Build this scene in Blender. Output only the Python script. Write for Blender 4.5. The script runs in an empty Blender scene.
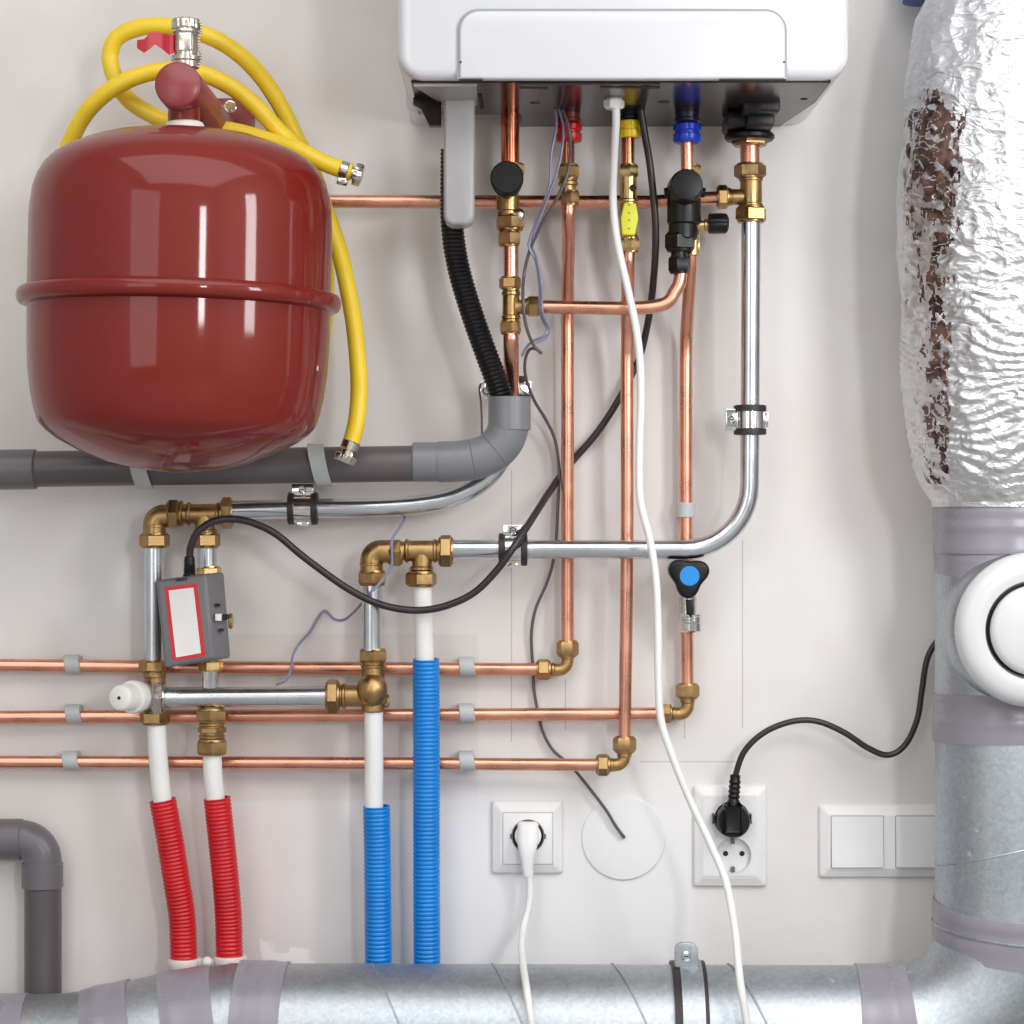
import bpy, bmesh, math, random
from mathutils import Vector, Matrix, noise
random.seed(7)
PI = math.pi
D, F, CZ = 2.8, 2380.0, 0.67          # camera distance from the wall, focal length in pixels, camera height
COL = bpy.context.scene.collection

def sc(d): return (D - d) / F
def P(x, y, d): return Vector(((x - 512) * sc(d), -d, CZ + (512 - y) * sc(d)))

# ------------------------------------------------------------------ materials
def lin(c): return tuple(((v / 255) / 12.92 if v / 255 <= .04045 else ((v / 255 + .055) / 1.055) ** 2.4) for v in c) + (1,)
def mat(name, rgb, metal=0, rough=.5, coat=0, rvar=0, cvar=0, scale=40, bump=0, bscale=200, trans=0, spec=.5, sss=0, coatr=.05, stretch=None, aniso=0, darkcol=None):
    m = bpy.data.materials.new(name); m.use_nodes = True
    nt = m.node_tree; N = nt.nodes; L = nt.links
    b = N['Principled BSDF']
    c = lin(rgb)
    b.inputs['Base Color'].default_value = c
    b.inputs['Metallic'].default_value = metal
    b.inputs['Roughness'].default_value = rough
    b.inputs['Specular IOR Level'].default_value = spec
    b.inputs['Coat Weight'].default_value = coat
    b.inputs['Coat Roughness'].default_value = coatr
    if trans: b.inputs['Transmission Weight'].default_value = trans
    if sss:
        b.inputs['Subsurface Weight'].default_value = sss; b.inputs['Subsurface Radius'].default_value = (.01, .01, .01)
    tc = N.new('ShaderNodeTexCoord'); src = tc.outputs['Object']
    if stretch:
        mp = N.new('ShaderNodeMapping'); mp.inputs['Scale'].default_value = stretch
        L.new(src, mp.inputs['Vector']); src = mp.outputs['Vector']
    if rvar or cvar:
        n = N.new('ShaderNodeTexNoise'); n.inputs['Scale'].default_value = scale; n.inputs['Detail'].default_value = 5
        L.new(src, n.inputs['Vector'])
        if rvar:
            r = N.new('ShaderNodeMapRange'); r.inputs['From Min'].default_value = .3; r.inputs['From Max'].default_value = .7
            r.inputs['To Min'].default_value = max(.02, rough - rvar); r.inputs['To Max'].default_value = rough + rvar
            L.new(n.outputs['Fac'], r.inputs['Value']); L.new(r.outputs['Result'], b.inputs['Roughness'])
        if cvar:
            mx = N.new('ShaderNodeMix'); mx.data_type = 'RGBA'
            dk = lin(darkcol) if darkcol else tuple(v * (1 - cvar) for v in c[:3]) + (1,)
            mx.inputs[6].default_value = dk; mx.inputs[7].default_value = c
            r2 = N.new('ShaderNodeMapRange'); r2.inputs['From Min'].default_value = .35; r2.inputs['From Max'].default_value = .6
            L.new(n.outputs['Fac'], r2.inputs['Value'])
            L.new(r2.outputs['Result'], mx.inputs[0]); L.new(mx.outputs[2], b.inputs['Base Color'])
    if bump:
        n2 = N.new('ShaderNodeTexNoise'); n2.inputs['Scale'].default_value = bscale; n2.inputs['Detail'].default_value = 4
        L.new(src, n2.inputs['Vector'])
        bp = N.new('ShaderNodeBump'); bp.inputs['Strength'].default_value = bump; bp.inputs['Distance'].default_value = .001
        L.new(n2.outputs['Fac'], bp.inputs['Height']); L.new(bp.outputs['Normal'], b.inputs['Normal'])
    return m

M = {}
M['copper'] = mat('copper', (236, 172, 146), 1, .3, rvar=.07, cvar=.18, scale=30, stretch=(1, 1, 1))
M['copper_old'] = mat('copper_dull', (196, 122, 92), 1, .25, rvar=.08, cvar=.3, scale=40)
M['brass'] = mat('brass', (184, 150, 102), 1, .36, rvar=.1, cvar=.25, scale=60, bump=.15, bscale=500)
M['brass_bright'] = mat('brass_bright', (214, 184, 128), 1, .28, rvar=.08, cvar=.15, scale=60)
M['steel'] = mat('zinc_steel', (212, 216, 221), 1, .24, rvar=.05, cvar=.08, scale=30)
M['chrome'] = mat('chrome', (225, 226, 226), 1, .12, rvar=.05, cvar=.1, scale=90)
M['nickel'] = mat('nickel', (212, 206, 196), 1, .25, rvar=.08, cvar=.15, scale=90)
M['tank'] = mat('tank_red', (116, 23, 12), 0, .5, coat=.6, coatr=.07, spec=.2, bump=.05, bscale=260)
M['bracket_red'] = mat('bracket_red', (136, 42, 44), 0, .4, coat=.4, coatr=.2, bump=.1, bscale=300)
M['red_plastic'] = mat('red_plastic', (190, 24, 34), 0, .35, cvar=.15, scale=20)
M['red_metal'] = mat('red_lever', (176, 20, 40), .3, .25, coat=.6)
M['yellow_hose'] = mat('yellow_hose', (240, 206, 48), 0, .38, cvar=.08, scale=30)
M['yellow_plastic'] = mat('yellow_plastic', (240, 205, 30), 0, .4, cvar=.1)
M['lime'] = mat('lime_plastic', (226, 226, 62), 0, .4, cvar=.06)
M['blue_plastic'] = mat('blue_plastic', (20, 60, 190), 0, .35, cvar=.15)
M['blue_knob'] = mat('blue_disc', (34, 140, 220), 0, .4)
M['blue_sleeve'] = mat('blue_sleeve', (0, 130, 216), 0, .32, cvar=.1, scale=20)
M['red_sleeve'] = mat('red_sleeve', (205, 22, 34), 0, .32, cvar=.15, scale=20)
M['black'] = mat('black_plastic', (14, 11, 13), 0, .38, rvar=.08, cvar=.1, spec=.35)
M['black_rubber'] = mat('black_rubber', (46, 38, 42), 0, .5, cvar=.15)
M['cable_black'] = mat('black_cable', (48, 38, 41), 0, .4, rvar=.08, cvar=.1)
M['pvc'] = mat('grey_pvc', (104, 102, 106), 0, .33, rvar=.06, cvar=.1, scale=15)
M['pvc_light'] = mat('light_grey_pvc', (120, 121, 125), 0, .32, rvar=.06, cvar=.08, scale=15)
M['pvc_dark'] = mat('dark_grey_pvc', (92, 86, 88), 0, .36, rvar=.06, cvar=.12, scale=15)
M['clip'] = mat('clip_grey', (186, 190, 190), 0, .4, cvar=.06)
M['white_pipe'] = mat('white_pipe', (238, 238, 236), 0, .3, cvar=.03)
M['white'] = mat('white_plastic', (236, 236, 236), 0, .35, cvar=.02)
M['white_enamel'] = mat('white_enamel', (203, 204, 208), 0, .3, coat=.5, coatr=.1, cvar=.01)
M['white_cable'] = mat('white_cable', (236, 236, 234), 0, .4, cvar=.03)
M['socket'] = mat('socket_white', (232, 231, 231), 0, .33, cvar=.015)
M['hole'] = mat('hole_dark', (26, 23, 23), 0, .7, cvar=.1)
M['base_dark'] = mat('base_metal', (46, 38, 40), .2, .16, rvar=.04, cvar=.12, scale=8, spec=.12)
M['slot'] = mat('slot_dark', (44, 37, 38), 0, .5, cvar=.1)
M['seam'] = mat('seam_grey', (150, 152, 154), 0, .5, cvar=.05)
M['actuator'] = mat('actuator_grey', (116, 114, 118), 0, .42, cvar=.06, scale=20, bump=.05, bscale=600)
M['label_white'] = mat('label_white', (236, 236, 236), 0, .5, cvar=.03)
M['label_red'] = mat('label_red', (214, 44, 52), 0, .5, cvar=.15, scale=300)
M['wire_grey'] = mat('grey_wire', (104, 100, 102), 0, .4, cvar=.08)
M['wire_lilac'] = mat('lilac_wire', (136, 136, 162), 0, .35, cvar=.1)
M['wire_dark'] = mat('dark_wire', (92, 84, 88), 0, .4, cvar=.1)
M['tape'] = mat('grey_tape', (142, 139, 148), 0, .3, rvar=.08, cvar=.04, scale=9, bump=.5, bscale=35, spec=.7)
M['collar'] = mat('white_collar', (226, 220, 216), 0, .5, cvar=.06)
M['wool'] = mat('mineral_wool', (120, 92, 82), .5, .45, cvar=.6, scale=70, bump=1, bscale=150, darkcol=(46, 34, 32), rvar=.2)
M['cover'] = mat('cover_white', (234, 234, 236), 0, .5, cvar=.01)
M['trap'] = mat('trap_plastic', (196, 195, 196), 0, .35, trans=.35, cvar=.1, scale=25, sss=.2)
M['vent'] = mat('vent_white', (210, 211, 213), 0, .35, coat=.2, cvar=.01)
M['knob_white'] = mat('knob_white', (240, 238, 234), 0, .35, trans=.05)
M['clear'] = mat('clear_plastic', (226, 218, 208), 0, .15, trans=.6)

def galv():
    m = mat('galvanised', (196, 200, 204), 1, .38)
    nt = m.node_tree; N = nt.nodes; L = nt.links; b = N['Principled BSDF']
    tc = N.new('ShaderNodeTexCoord')
    v = N.new('ShaderNodeTexVoronoi'); v.inputs['Scale'].default_value = 260
    n = N.new('ShaderNodeTexNoise'); n.inputs['Scale'].default_value = 9; n.inputs['Detail'].default_value = 8; n.inputs['Roughness'].default_value = .7
    L.new(tc.outputs['Object'], v.inputs['Vector']); L.new(tc.outputs['Object'], n.inputs['Vector'])
    r = N.new('ShaderNodeMapRange'); r.inputs['To Min'].default_value = .36; r.inputs['To Max'].default_value = .56
    L.new(n.outputs['Fac'], r.inputs['Value']); L.new(r.outputs['Result'], b.inputs['Roughness'])
    sep = N.new('ShaderNodeSeparateColor'); L.new(v.outputs['Color'], sep.inputs[0])
    ad = N.new('ShaderNodeMath'); ad.operation = 'MULTIPLY_ADD'; ad.inputs[1].default_value = .35
    L.new(sep.outputs[0], ad.inputs[0]); L.new(n.outputs['Fac'], ad.inputs[2])
    cr = N.new('ShaderNodeMapRange'); cr.inputs['From Min'].default_value = .3; cr.inputs['From Max'].default_value = 1
    L.new(ad.outputs[0], cr.inputs['Value'])
    mx = N.new('ShaderNodeMix'); mx.data_type = 'RGBA'
    mx.inputs[6].default_value = lin((164, 172, 178)); mx.inputs[7].default_value = lin((194, 200, 205))
    L.new(cr.outputs['Result'], mx.inputs[0]); L.new(mx.outputs[2], b.inputs['Base Color'])
    # white plaster spatter
    n3 = N.new('ShaderNodeTexNoise'); n3.inputs['Scale'].default_value = 75; n3.inputs['Detail'].default_value = 3
    L.new(tc.outputs['Object'], n3.inputs['Vector'])
    gt = N.new('ShaderNodeMapRange'); gt.inputs['From Min'].default_value = .68; gt.inputs['From Max'].default_value = .74
    gt.inputs['To Max'].default_value = .6
    L.new(n3.outputs['Fac'], gt.inputs['Value'])
    mt = N.new('ShaderNodeMath'); mt.operation = 'SUBTRACT'; mt.inputs[0].default_value = 1
    L.new(gt.outputs['Result'], mt.inputs[1]); L.new(mt.outputs[0], b.inputs['Metallic'])
    return m
M['galv'] = galv()

def foil():
    m = mat('foil', (222, 223, 225), 1, .24)
    nt = m.node_tree; N = nt.nodes; L = nt.links; b = N['Principled BSDF']
    tc = N.new('ShaderNodeTexCoord')
    n = N.new('ShaderNodeTexNoise'); n.inputs['Scale'].default_value = 26; n.inputs['Detail'].default_value = 3; n.inputs['Distortion'].default_value = 1.2
    v = N.new('ShaderNodeTexVoronoi'); v.inputs['Scale'].default_value = 48; v.feature = 'F1'
    mp = N.new('ShaderNodeMapping'); mp.inputs['Scale'].default_value = (1, 1, 1.7)
    L.new(tc.outputs['Object'], mp.inputs['Vector'])
    L.new(mp.outputs['Vector'], n.inputs['Vector'])
    ad = N.new('ShaderNodeMix'); ad.data_type = 'VECTOR'; ad.inputs[0].default_value = .05
    L.new(mp.outputs['Vector'], ad.inputs[4]); L.new(n.outputs['Color'], ad.inputs[5])
    L.new(ad.outputs[1], v.inputs['Vector'])
    s = N.new('ShaderNodeMath'); s.operation = 'ADD'
    L.new(n.outputs['Fac'], s.inputs[0]); L.new(v.outputs['Distance'], s.inputs[1])
    bp = N.new('ShaderNodeBump'); bp.inputs['Strength'].default_value = .55; bp.inputs['Distance'].default_value = .004
    L.new(s.outputs[0], bp.inputs['Height']); L.new(bp.outputs['Normal'], b.inputs['Normal'])
    r = N.new('ShaderNodeMapRange'); r.inputs['To Min'].default_value = .3; r.inputs['To Max'].default_value = .55
    L.new(n.outputs['Fac'], r.inputs['Value']); L.new(r.outputs['Result'], b.inputs['Roughness'])
    return m
M['foil'] = foil()

# ------------------------------------------------------------------ mesh builder
class MB:
    def __init__(s): s.v = []; s.f = []
    def ring(s, pts):
        i = len(s.v); s.v += [Vector(p) for p in pts]; return list(range(i, i + len(pts)))
    def bridge(s, a, b):
        n = len(a)
        for k in range(n): s.f.append((a[k], a[(k + 1) % n], b[(k + 1) % n], b[k]))
    def loft(s, rings, c0=True, c1=True):
        R_ = [s.ring(r) for r in rings]
        for a, b in zip(R_, R_[1:]): s.bridge(a, b)
        if c0: s.f.append(tuple(reversed(R_[0])))
        if c1: s.f.append(tuple(R_[-1]))
        return s
    def tube(s, pts, r, seg=16, caps=True, rfun=None):
        pts = [Vector(p) for p in pts]
        t0 = (pts[1] - pts[0]).normalized()
        up = Vector((0, 1, 0)) if abs(t0.y) < .9 else Vector((1, 0, 0))
        n = t0.cross(up).normalized(); rings = []
        for i, p in enumerate(pts):
            t = ((pts[min(i + 1, len(pts) - 1)] - pts[max(i - 1, 0)])).normalized()
            n = (n - t * n.dot(t)).normalized(); b = t.cross(n)
            rr = rfun(i) if rfun else r
            rings.append([p + (n * math.cos(2 * PI * k / seg) + b * math.sin(2 * PI * k / seg)) * rr for k in range(seg)])
        return s.loft(rings, caps, caps)
    def lathe(s, A, dirv, prof, seg=32, rot=0, caps=True):
        A = Vector(A); t = Vector(dirv).normalized()
        up = Vector((0, 1, 0)) if abs(t.y) < .9 else Vector((1, 0, 0))
        n = t.cross(up).normalized(); b = t.cross(n)
        rings = [[A + t * h + (n * math.cos(rot + 2 * PI * k / seg) + b * math.sin(rot + 2 * PI * k / seg)) * max(r, 1e-5) for k in range(seg)] for h, r in prof]
        return s.loft(rings, caps, caps)
    def hexnut(s, A, B, r, rot=.25):
        A = Vector(A); B = Vector(B); L_ = (B - A).length
        c = min(.16 * L_, .2 * r)
        s.lathe(A, B - A, [(0, .84 * r), (c, r), (L_ - c, r), (L_, .84 * r)], 6, rot)
        s.lathe(A, B - A, [(-.05 * L_, .62 * r), (-.05 * L_, .8 * r), (.03 * L_, .82 * r), (L_ * .97, .82 * r), (L_ * 1.05, .8 * r), (L_ * 1.05, .62 * r)], 24)
        return s
    def cyl(s, A, B, r, seg=24, bev=.12):
        A = Vector(A); B = Vector(B); L_ = (B - A).length; c = min(bev * r, L_ * .3)
        return s.lathe(A, B - A, [(0, r - c), (c, r), (L_ - c, r), (L_, r - c)], seg)
    def box(s, lo, hi, bev=0, segs=2):
        bm = bmesh.new(); bmesh.ops.create_cube(bm, size=1)
        lo = Vector(lo); hi = Vector(hi)
        for v in bm.verts: v.co = Vector([lo[i] + (v.co[i] + .5) * (hi[i] - lo[i]) for i in range(3)])
        if bev: bmesh.ops.bevel(bm, geom=list(bm.edges), offset=bev, segments=segs, affect='EDGES', profile=.5)
        return s.addbm(bm)
    def addbm(s, bm):
        bm.verts.ensure_lookup_table(); i = len(s.v)
        s.v += [v.co.copy() for v in bm.verts]
        s.f += [tuple(i + v.index for v in f.verts) for f in bm.faces]
        bm.free(); return s
    def prism(s, poly, d0, d1, bev=0):
        """poly: world (x,z) pairs; from depth d0 (wall side) to d1 (viewer side), front edge bevelled"""
        cx = sum(p[0] for p in poly) / len(poly); cz = sum(p[1] for p in poly) / len(poly)
        def rg(d, inset):
            if not inset: return [(x, -d, z) for x, z in poly]
            out = []; n = len(poly)
            for k in range(n):
                p = Vector(poly[k]); a = Vector(poly[k - 1]); b = Vector(poly[(k + 1) % n])
                e1 = (p - a); e2 = (b - p)
                if e1.length < 1e-7: e1 = e2
                if e2.length < 1e-7: e2 = e1
                e1.normalize(); e2.normalize()
                n1 = Vector((-e1.y, e1.x)); n2 = Vector((-e2.y, e2.x)); m_ = (n1 + n2)
                m_ = m_.normalized() if m_.length > 1e-6 else n1
                m_ = m_ * (1 / max(.4, m_.dot(n1)))
                if m_.dot(Vector((cx, cz)) - p) < 0 and sgn > 0: pass
                q = p + m_ * inset * sgn
                out.append((q.x, -d, q.y))
            return out
        area = sum(poly[k - 1][0] * poly[k][1] - poly[k][0] * poly[k - 1][1] for k in range(len(poly)))
        sgn = 1 if area > 0 else -1
        rings = [rg(d0, 0)]
        if bev:
            for a in (0, 22.5, 45, 67.5, 90):
                t = math.radians(a); rings.append(rg(d1 - bev + bev * math.sin(t), bev * (1 - math.cos(t))))
        else: rings.append(rg(d1, 0))
        return s.loft(rings)
    def sphere(s, c, r, sx=1, sy=1, sz=1, u=20, v=12):
        bm = bmesh.new(); bmesh.ops.create_uvsphere(bm, u_segments=u, v_segments=v, radius=1)
        for q in bm.verts: q.co = Vector((c[0] + q.co.x * r * sx, c[1] + q.co.y * r * sy, c[2] + q.co.z * r * sz))
        return s.addbm(bm)
    def roty(s, c, a):
        m = Matrix.Rotation(a, 3, 'Y')
        s.v = [c + m @ (p - c) for p in s.v]; return s

WL = {}
def build(name, mb, m, parent=None, origin=None, angle=35):
    me = bpy.data.meshes.new(name)
    xs = [p.x for p in mb.v]; ys = [p.y for p in mb.v]; zs = [p.z for p in mb.v]
    if origin is None:
        origin = Vector(((min(xs) + max(xs)) / 2, (min(ys) + max(ys)) / 2, min(zs) if parent is None else (min(zs) + max(zs)) / 2))
    me.from_pydata([p - origin for p in mb.v], [], mb.f); me.validate()
    bm = bmesh.new(); bm.from_mesh(me); bmesh.ops.recalc_face_normals(bm, faces=bm.faces); bm.to_mesh(me); bm.free()
    me.materials.append(M[m] if isinstance(m, str) else m)
    me.shade_smooth(); me.set_sharp_from_angle(angle=math.radians(angle))
    o = bpy.data.objects.new(name, me); COL.objects.link(o); WL[o.name] = origin
    if parent is not None: o.parent = parent; o.location = origin - WL[parent.name]
    else: o.location = origin
    return o
def thing(name, label, cat, loc, group=None):
    o = bpy.data.objects.new(name, None); o.empty_display_size = .02; COL.objects.link(o)
    o.location = loc; WL[o.name] = Vector(loc); return tag(o, label, cat, group)
def tag(o, label, cat, group=None):
    o['label'] = label; o['category'] = cat
    if group: o['group'] = group
    return o
def lab(o, l): o['label'] = l; return o
def struct(name, mb, m):
    o = build(name, mb, m, origin=Vector((0, 0, 0))); o['kind'] = 'structure'; return o

# paths
def smooth(pts, n=10):
    p = [Vector(q) for q in pts]; p = [p[0] * 2 - p[1]] + p + [p[-1] * 2 - p[-2]]; out = []
    for i in range(1, len(p) - 2):
        a, b, c, d_ = p[i - 1:i + 3]
        for k in range(n):
            t = k / n
            out.append(.5 * ((2 * b) + (c - a) * t + (2 * a - 5 * b + 4 * c - d_) * t * t + (3 * b - a - 3 * c + d_) * t ** 3))
    out.append(p[-2]); return out
def sp(pts, n=10): return smooth([P(*q) for q in pts], n)
def resample(pts, step):
    out = [pts[0].copy()]; acc = 0
    for a, b in zip(pts, pts[1:]):
        L_ = (b - a).length
        if L_ == 0: continue
        t = step - acc
        while t <= L_: out.append(a.lerp(b, t / L_)); t += step
        acc = (acc + L_) % step
    return out
def fillet(pts, r, n=10):
    pts = [Vector(p) for p in pts]; out = [pts[0]]
    for a, b, c in zip(pts, pts[1:], pts[2:]):
        u = (a - b).normalized(); w = (c - b).normalized(); ang = u.angle(w)
        if ang > 3.05: out.append(b); continue
        t = min(r / math.tan(ang / 2), .49 * (a - b).length if len(pts) > 3 else .98 * (a - b).length, .49 * (c - b).length if len(pts) > 3 else .98 * (c - b).length)
        rr = t * math.tan(ang / 2); ctr = b + (u + w).normalized() * (rr / math.sin(ang / 2))
        s0 = b + u * t - ctr; s1 = b + w * t - ctr; tot = s0.angle(s1); ax = s0.cross(s1).normalized()
        for k in range(n + 1): out.append(ctr + Matrix.Rotation(tot * k / n, 3, ax) @ s0)
    out.append(pts[-1]); return out

def pipe(name, label, pts, w, m, group=None, fil=None, seg=24, cat='pipe', sm=False):
    """pts (x,y,d) along the run; w = outside width in photo pixels near the first point"""
    r = w / 2 * sc(pts[0][2])
    q = [P(*p) for p in pts]
    if sm: q = smooth(q, 8)
    elif fil: q = fillet(q, fil * sc(pts[0][2]))
    mb = MB().tube(q, r, seg)
    return tag(build(name, mb, m), label, cat, group)

def fitting(name, label, cat, d, body, nuts, m='brass', nm=None, group=None, extra=None):
    allp = [(b[1], b[2]) if b[0] in 'vh' else b[1][0] for b in body]
    b0 = body[0]
    c = P(b0[1], b0[2], d) if b0[0] == 'v' else (P(b0[2], b0[1], d) if b0[0] == 'h' else P(b0[1][0][0], b0[1][0][1], d))
    t = thing(name, label, cat, c, group)
    mb = MB()
    for b in body:
        if b[0] == 'v': mb.cyl(P(b[1], b[2], d), P(b[1], b[3], d), b[4] / 2 * sc(d))
        elif b[0] == 'h': mb.cyl(P(b[2], b[1], d), P(b[3], b[1], d), b[4] / 2 * sc(d))
        elif b[0] == 'bend':
            pts = fillet([P(x, y, d) for x, y in b[1]], b[3] * sc(d)); mb.tube(pts, b[2] / 2 * sc(d), 24)
    build('body', mb, m, t)
    for i, n in enumerate(nuts):
        nb = MB()
        if n[0] == 'v': nb.hexnut(P(n[1], n[2], d), P(n[1], n[3], d), n[4] / 2 * sc(d), rot=.1 + .33 * ((i * 7 + int(n[1])) % 3))
        else: nb.hexnut(P(n[2], n[1], d), P(n[3], n[1], d), n[4] / 2 * sc(d), rot=.1 + .33 * ((i * 5 + int(n[1])) % 3))
        build('nut', nb, (n[5] if len(n) > 5 else nm) or m, t)
    return t

# ------------------------------------------------------------------ the room
XL, XR, YB, ZT = -1.9, 2.3, -4.4, 2.5
def wx(px): return (px - 512) * D / F
def wz(py): return CZ + (512 - py) * D / F
def wall_mat():
    m = mat('painted_plaster', (226, 222, 219), 0, .7)
    nt = m.node_tree; N = nt.nodes; L = nt.links; b = N['Principled BSDF']
    tc = N.new('ShaderNodeTexCoord'); sep = N.new('ShaderNodeSeparateXYZ'); L.new(tc.outputs['Object'], sep.inputs[0])
    X, Z = sep.outputs[0], sep.outputs[2]
    def mth(op, a, bb=None, c=None):
        n = N.new('ShaderNodeMath'); n.operation = op
        for i, q in enumerate((a, bb, c)):
            if q is None: continue
            if isinstance(q, (int, float)): n.inputs[i].default_value = q
            else: L.new(q, n.inputs[i])
        return n.outputs[0]
    def nz(scale, det=4, seed=0):
        n = N.new('ShaderNodeTexNoise'); n.inputs['Scale'].default_value = scale; n.inputs['Detail'].default_value = det
        L.new(tc.outputs['Object'], n.inputs['Vector']); return n.outputs['Fac']
    big = nz(2.2, 5); mid = nz(14, 5); fine = nz(45, 6)
    edge = mth('MULTIPLY', mth('SUBTRACT', mid, .5), .03)
    def rect(x0, x1, y0, y1, wob=0, soft=.0004):
        a = X if not wob else mth('ADD', X, mth('MULTIPLY', edge, wob)); c = Z if not wob else mth('ADD', Z, mth('MULTIPLY', edge, wob))
        k = None
        for v_, sgn_, lim in ((a, 1, wx(x0)), (a, -1, wx(x1)), (c, 1, wz(y1)), (c, -1, wz(y0))):
            q = N.new('ShaderNodeMapRange'); q.clamp = True
            q.inputs['From Min'].default_value = lim - soft * sgn_ ; q.inputs['From Max'].default_value = lim + soft * sgn_
            L.new(v_, q.inputs['Value']); k = q.outputs['Result'] if k is None else mth('MULTIPLY', k, q.outputs['Result'])
        return k
    base = N.new('ShaderNodeMix'); base.data_type = 'RGBA'
    base.inputs[6].default_value = lin((219, 213, 210)); base.inputs[7].default_value = lin((229, 227, 225))
    mr = N.new('ShaderNodeMapRange'); mr.inputs['From Min'].default_value = .38; mr.inputs['From Max'].default_value = .62
    L.new(mth('ADD', mth('MULTIPLY', big, .75), mth('MULTIPLY', mid, .25)), mr.inputs['Value']); L.new(mr.outputs['Result'], base.inputs[0])
    cur = base.outputs[2]
    def over(cur, mask, col, amt):
        x = N.new('ShaderNodeMix'); x.data_type = 'RGBA'; L.new(cur, x.inputs[6]); x.inputs[7].default_value = lin(col)
        L.new(mth('MULTIPLY', mask, amt), x.inputs[0]); return x.outputs[2]
    # primer patch behind the copper pipes, bare plaster patches, pencil marks
    cur = over(cur, rect(225, 478, 634, 800, .2, .002), (205, 195, 189), .38)
    cur = over(cur, rect(443, 700, 775, 968, 1.0, .02), (238, 238, 240), .6)
    cur = over(cur, rect(256, 318, 940, 990, 7, .003), (238, 236, 234), .9)
    for (x0, x1, y0, y1) in ((511, 512, 470, 742), (565, 566, 678, 730), (742, 743, 540, 728), (684, 685, 712, 739), (640, 735, 761.3, 762.2), (560, 600, 762, 762.8)):
        cur = over(cur, rect(x0, x1, y0, y1, 0, .0003), (130, 124, 124), .5)
    spots = N.new('ShaderNodeMapRange'); spots.inputs['From Min'].default_value = .73; spots.inputs['From Max'].default_value = .78
    L.new(fine, spots.inputs['Value'])
    cur = over(cur, spots.outputs['Result'], (190, 180, 174), .5)
    L.new(cur, b.inputs['Base Color'])
    bp = N.new('ShaderNodeBump'); bp.inputs['Strength'].default_value = .25; bp.inputs['Distance'].default_value = .0012
    L.new(mth('ADD', mid, mth('MULTIPLY', fine, .3)), bp.inputs['Height']); L.new(bp.outputs['Normal'], b.inputs['Normal'])
    return m
M['wall'] = wall_mat()
M['room_wall'] = mat('room_wall', (196, 195, 194), 0, .8, cvar=.04, scale=3)
M['ceiling'] = mat('ceiling_white', (230, 230, 230), 0, .85, cvar=.02, scale=3)
M['floor'] = mat('floor_concrete', (165, 164, 162), 0, .6, cvar=.2, scale=5, bump=.2, bscale=60)
struct('wall_back', MB().box((XL, 0, 0), (XR, .1, ZT)), 'wall')
struct('wall_left', MB().box((XL - .1, YB - .1, 0), (XL, .1, ZT)), 'room_wall')
struct('wall_right', MB().box((XR, YB - .1, 0), (XR + .1, .1, ZT)), 'room_wall')
struct('wall_front', MB().box((XL, YB - .1, 0), (XR, YB, ZT)), 'room_wall')
struct('floor', MB().box((XL - .1, YB - .1, -.1), (XR + .1, .1, 0)), 'floor')
struct('ceiling', MB().box((XL - .1, YB - .1, ZT), (XR + .1, .1, ZT + .1)), 'ceiling')

# ------------------------------------------------------------------ expansion vessel
TD = .245; TX = 180
tc_ = P(TX, 300, TD)
tank = thing('expansion_tank', 'big glossy red domed expansion tank hanging from a wall bracket', 'tank', P(TX, 472, TD))
prof = [(20, 124.5), (40, 125.5), (60, 128.5), (80, 133.5), (98, 140.5), (115, 149), (128, 158), (137, 168), (143.5, 180), (147.5, 193), (149.5, 208), (150.5, 225),
        (150.5, 300), (150, 345), (148.5, 372), (145.5, 396), (142, 412), (138.5, 423), (136, 427), (130, 433), (119, 441), (98, 452), (70, 463), (40, 469.5), (15, 472), (0, 472.5)]
prof = [(q, y + max(0, 7 * (1 - (q / 150) ** 2)) if y < 230 else y) for q, y in prof]
A = P(TX, 0, TD); s_ = sc(TD)
def zpx(y): return (512 - y) * s_
body = MB().lathe((A.x, -TD, CZ), (0, 0, 1), [(zpx(y), r * s_) for r, y in prof], 128).roty(tc_, math.radians(1.1))
build('vessel', body, 'tank', tank, angle=20)
rg = MB(); rp = []
for k in range(13):
    a = -PI / 2 + PI * k / 12
    rp.append((zpx(300.5) + 8.5 * s_ * math.sin(a), (152.5 + 8.5 * abs(math.cos(a)) ** .6) * s_))
rp = [(zpx(311), 149 * s_)] + rp + [(zpx(290.5), 149 * s_)]
rg.lathe((A.x, -TD, CZ), (0, 0, 1), rp, 128, caps=False).roty(tc_, math.radians(1.1))
build('seam_ring', rg, 'tank', tank, angle=50)
nk = MB().lathe((P(185, 0, TD).x, -TD, CZ), (0, 0, 1), [(zpx(135), 20 * s_), (zpx(127), 20 * s_), (zpx(123), 18 * s_), (zpx(121), 14 * s_)], 40)
lab(build('neck_seal', nk, 'collar', tank), 'whitish sealing ring round the neck')
nk = MB().lathe((P(184, 0, TD).x, -TD, CZ), (0, 0, 1), [(zpx(125), 16 * s_), (zpx(112), 16 * s_), (zpx(100), 15 * s_)], 32)
build('neck', nk, 'tank', tank)

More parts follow.
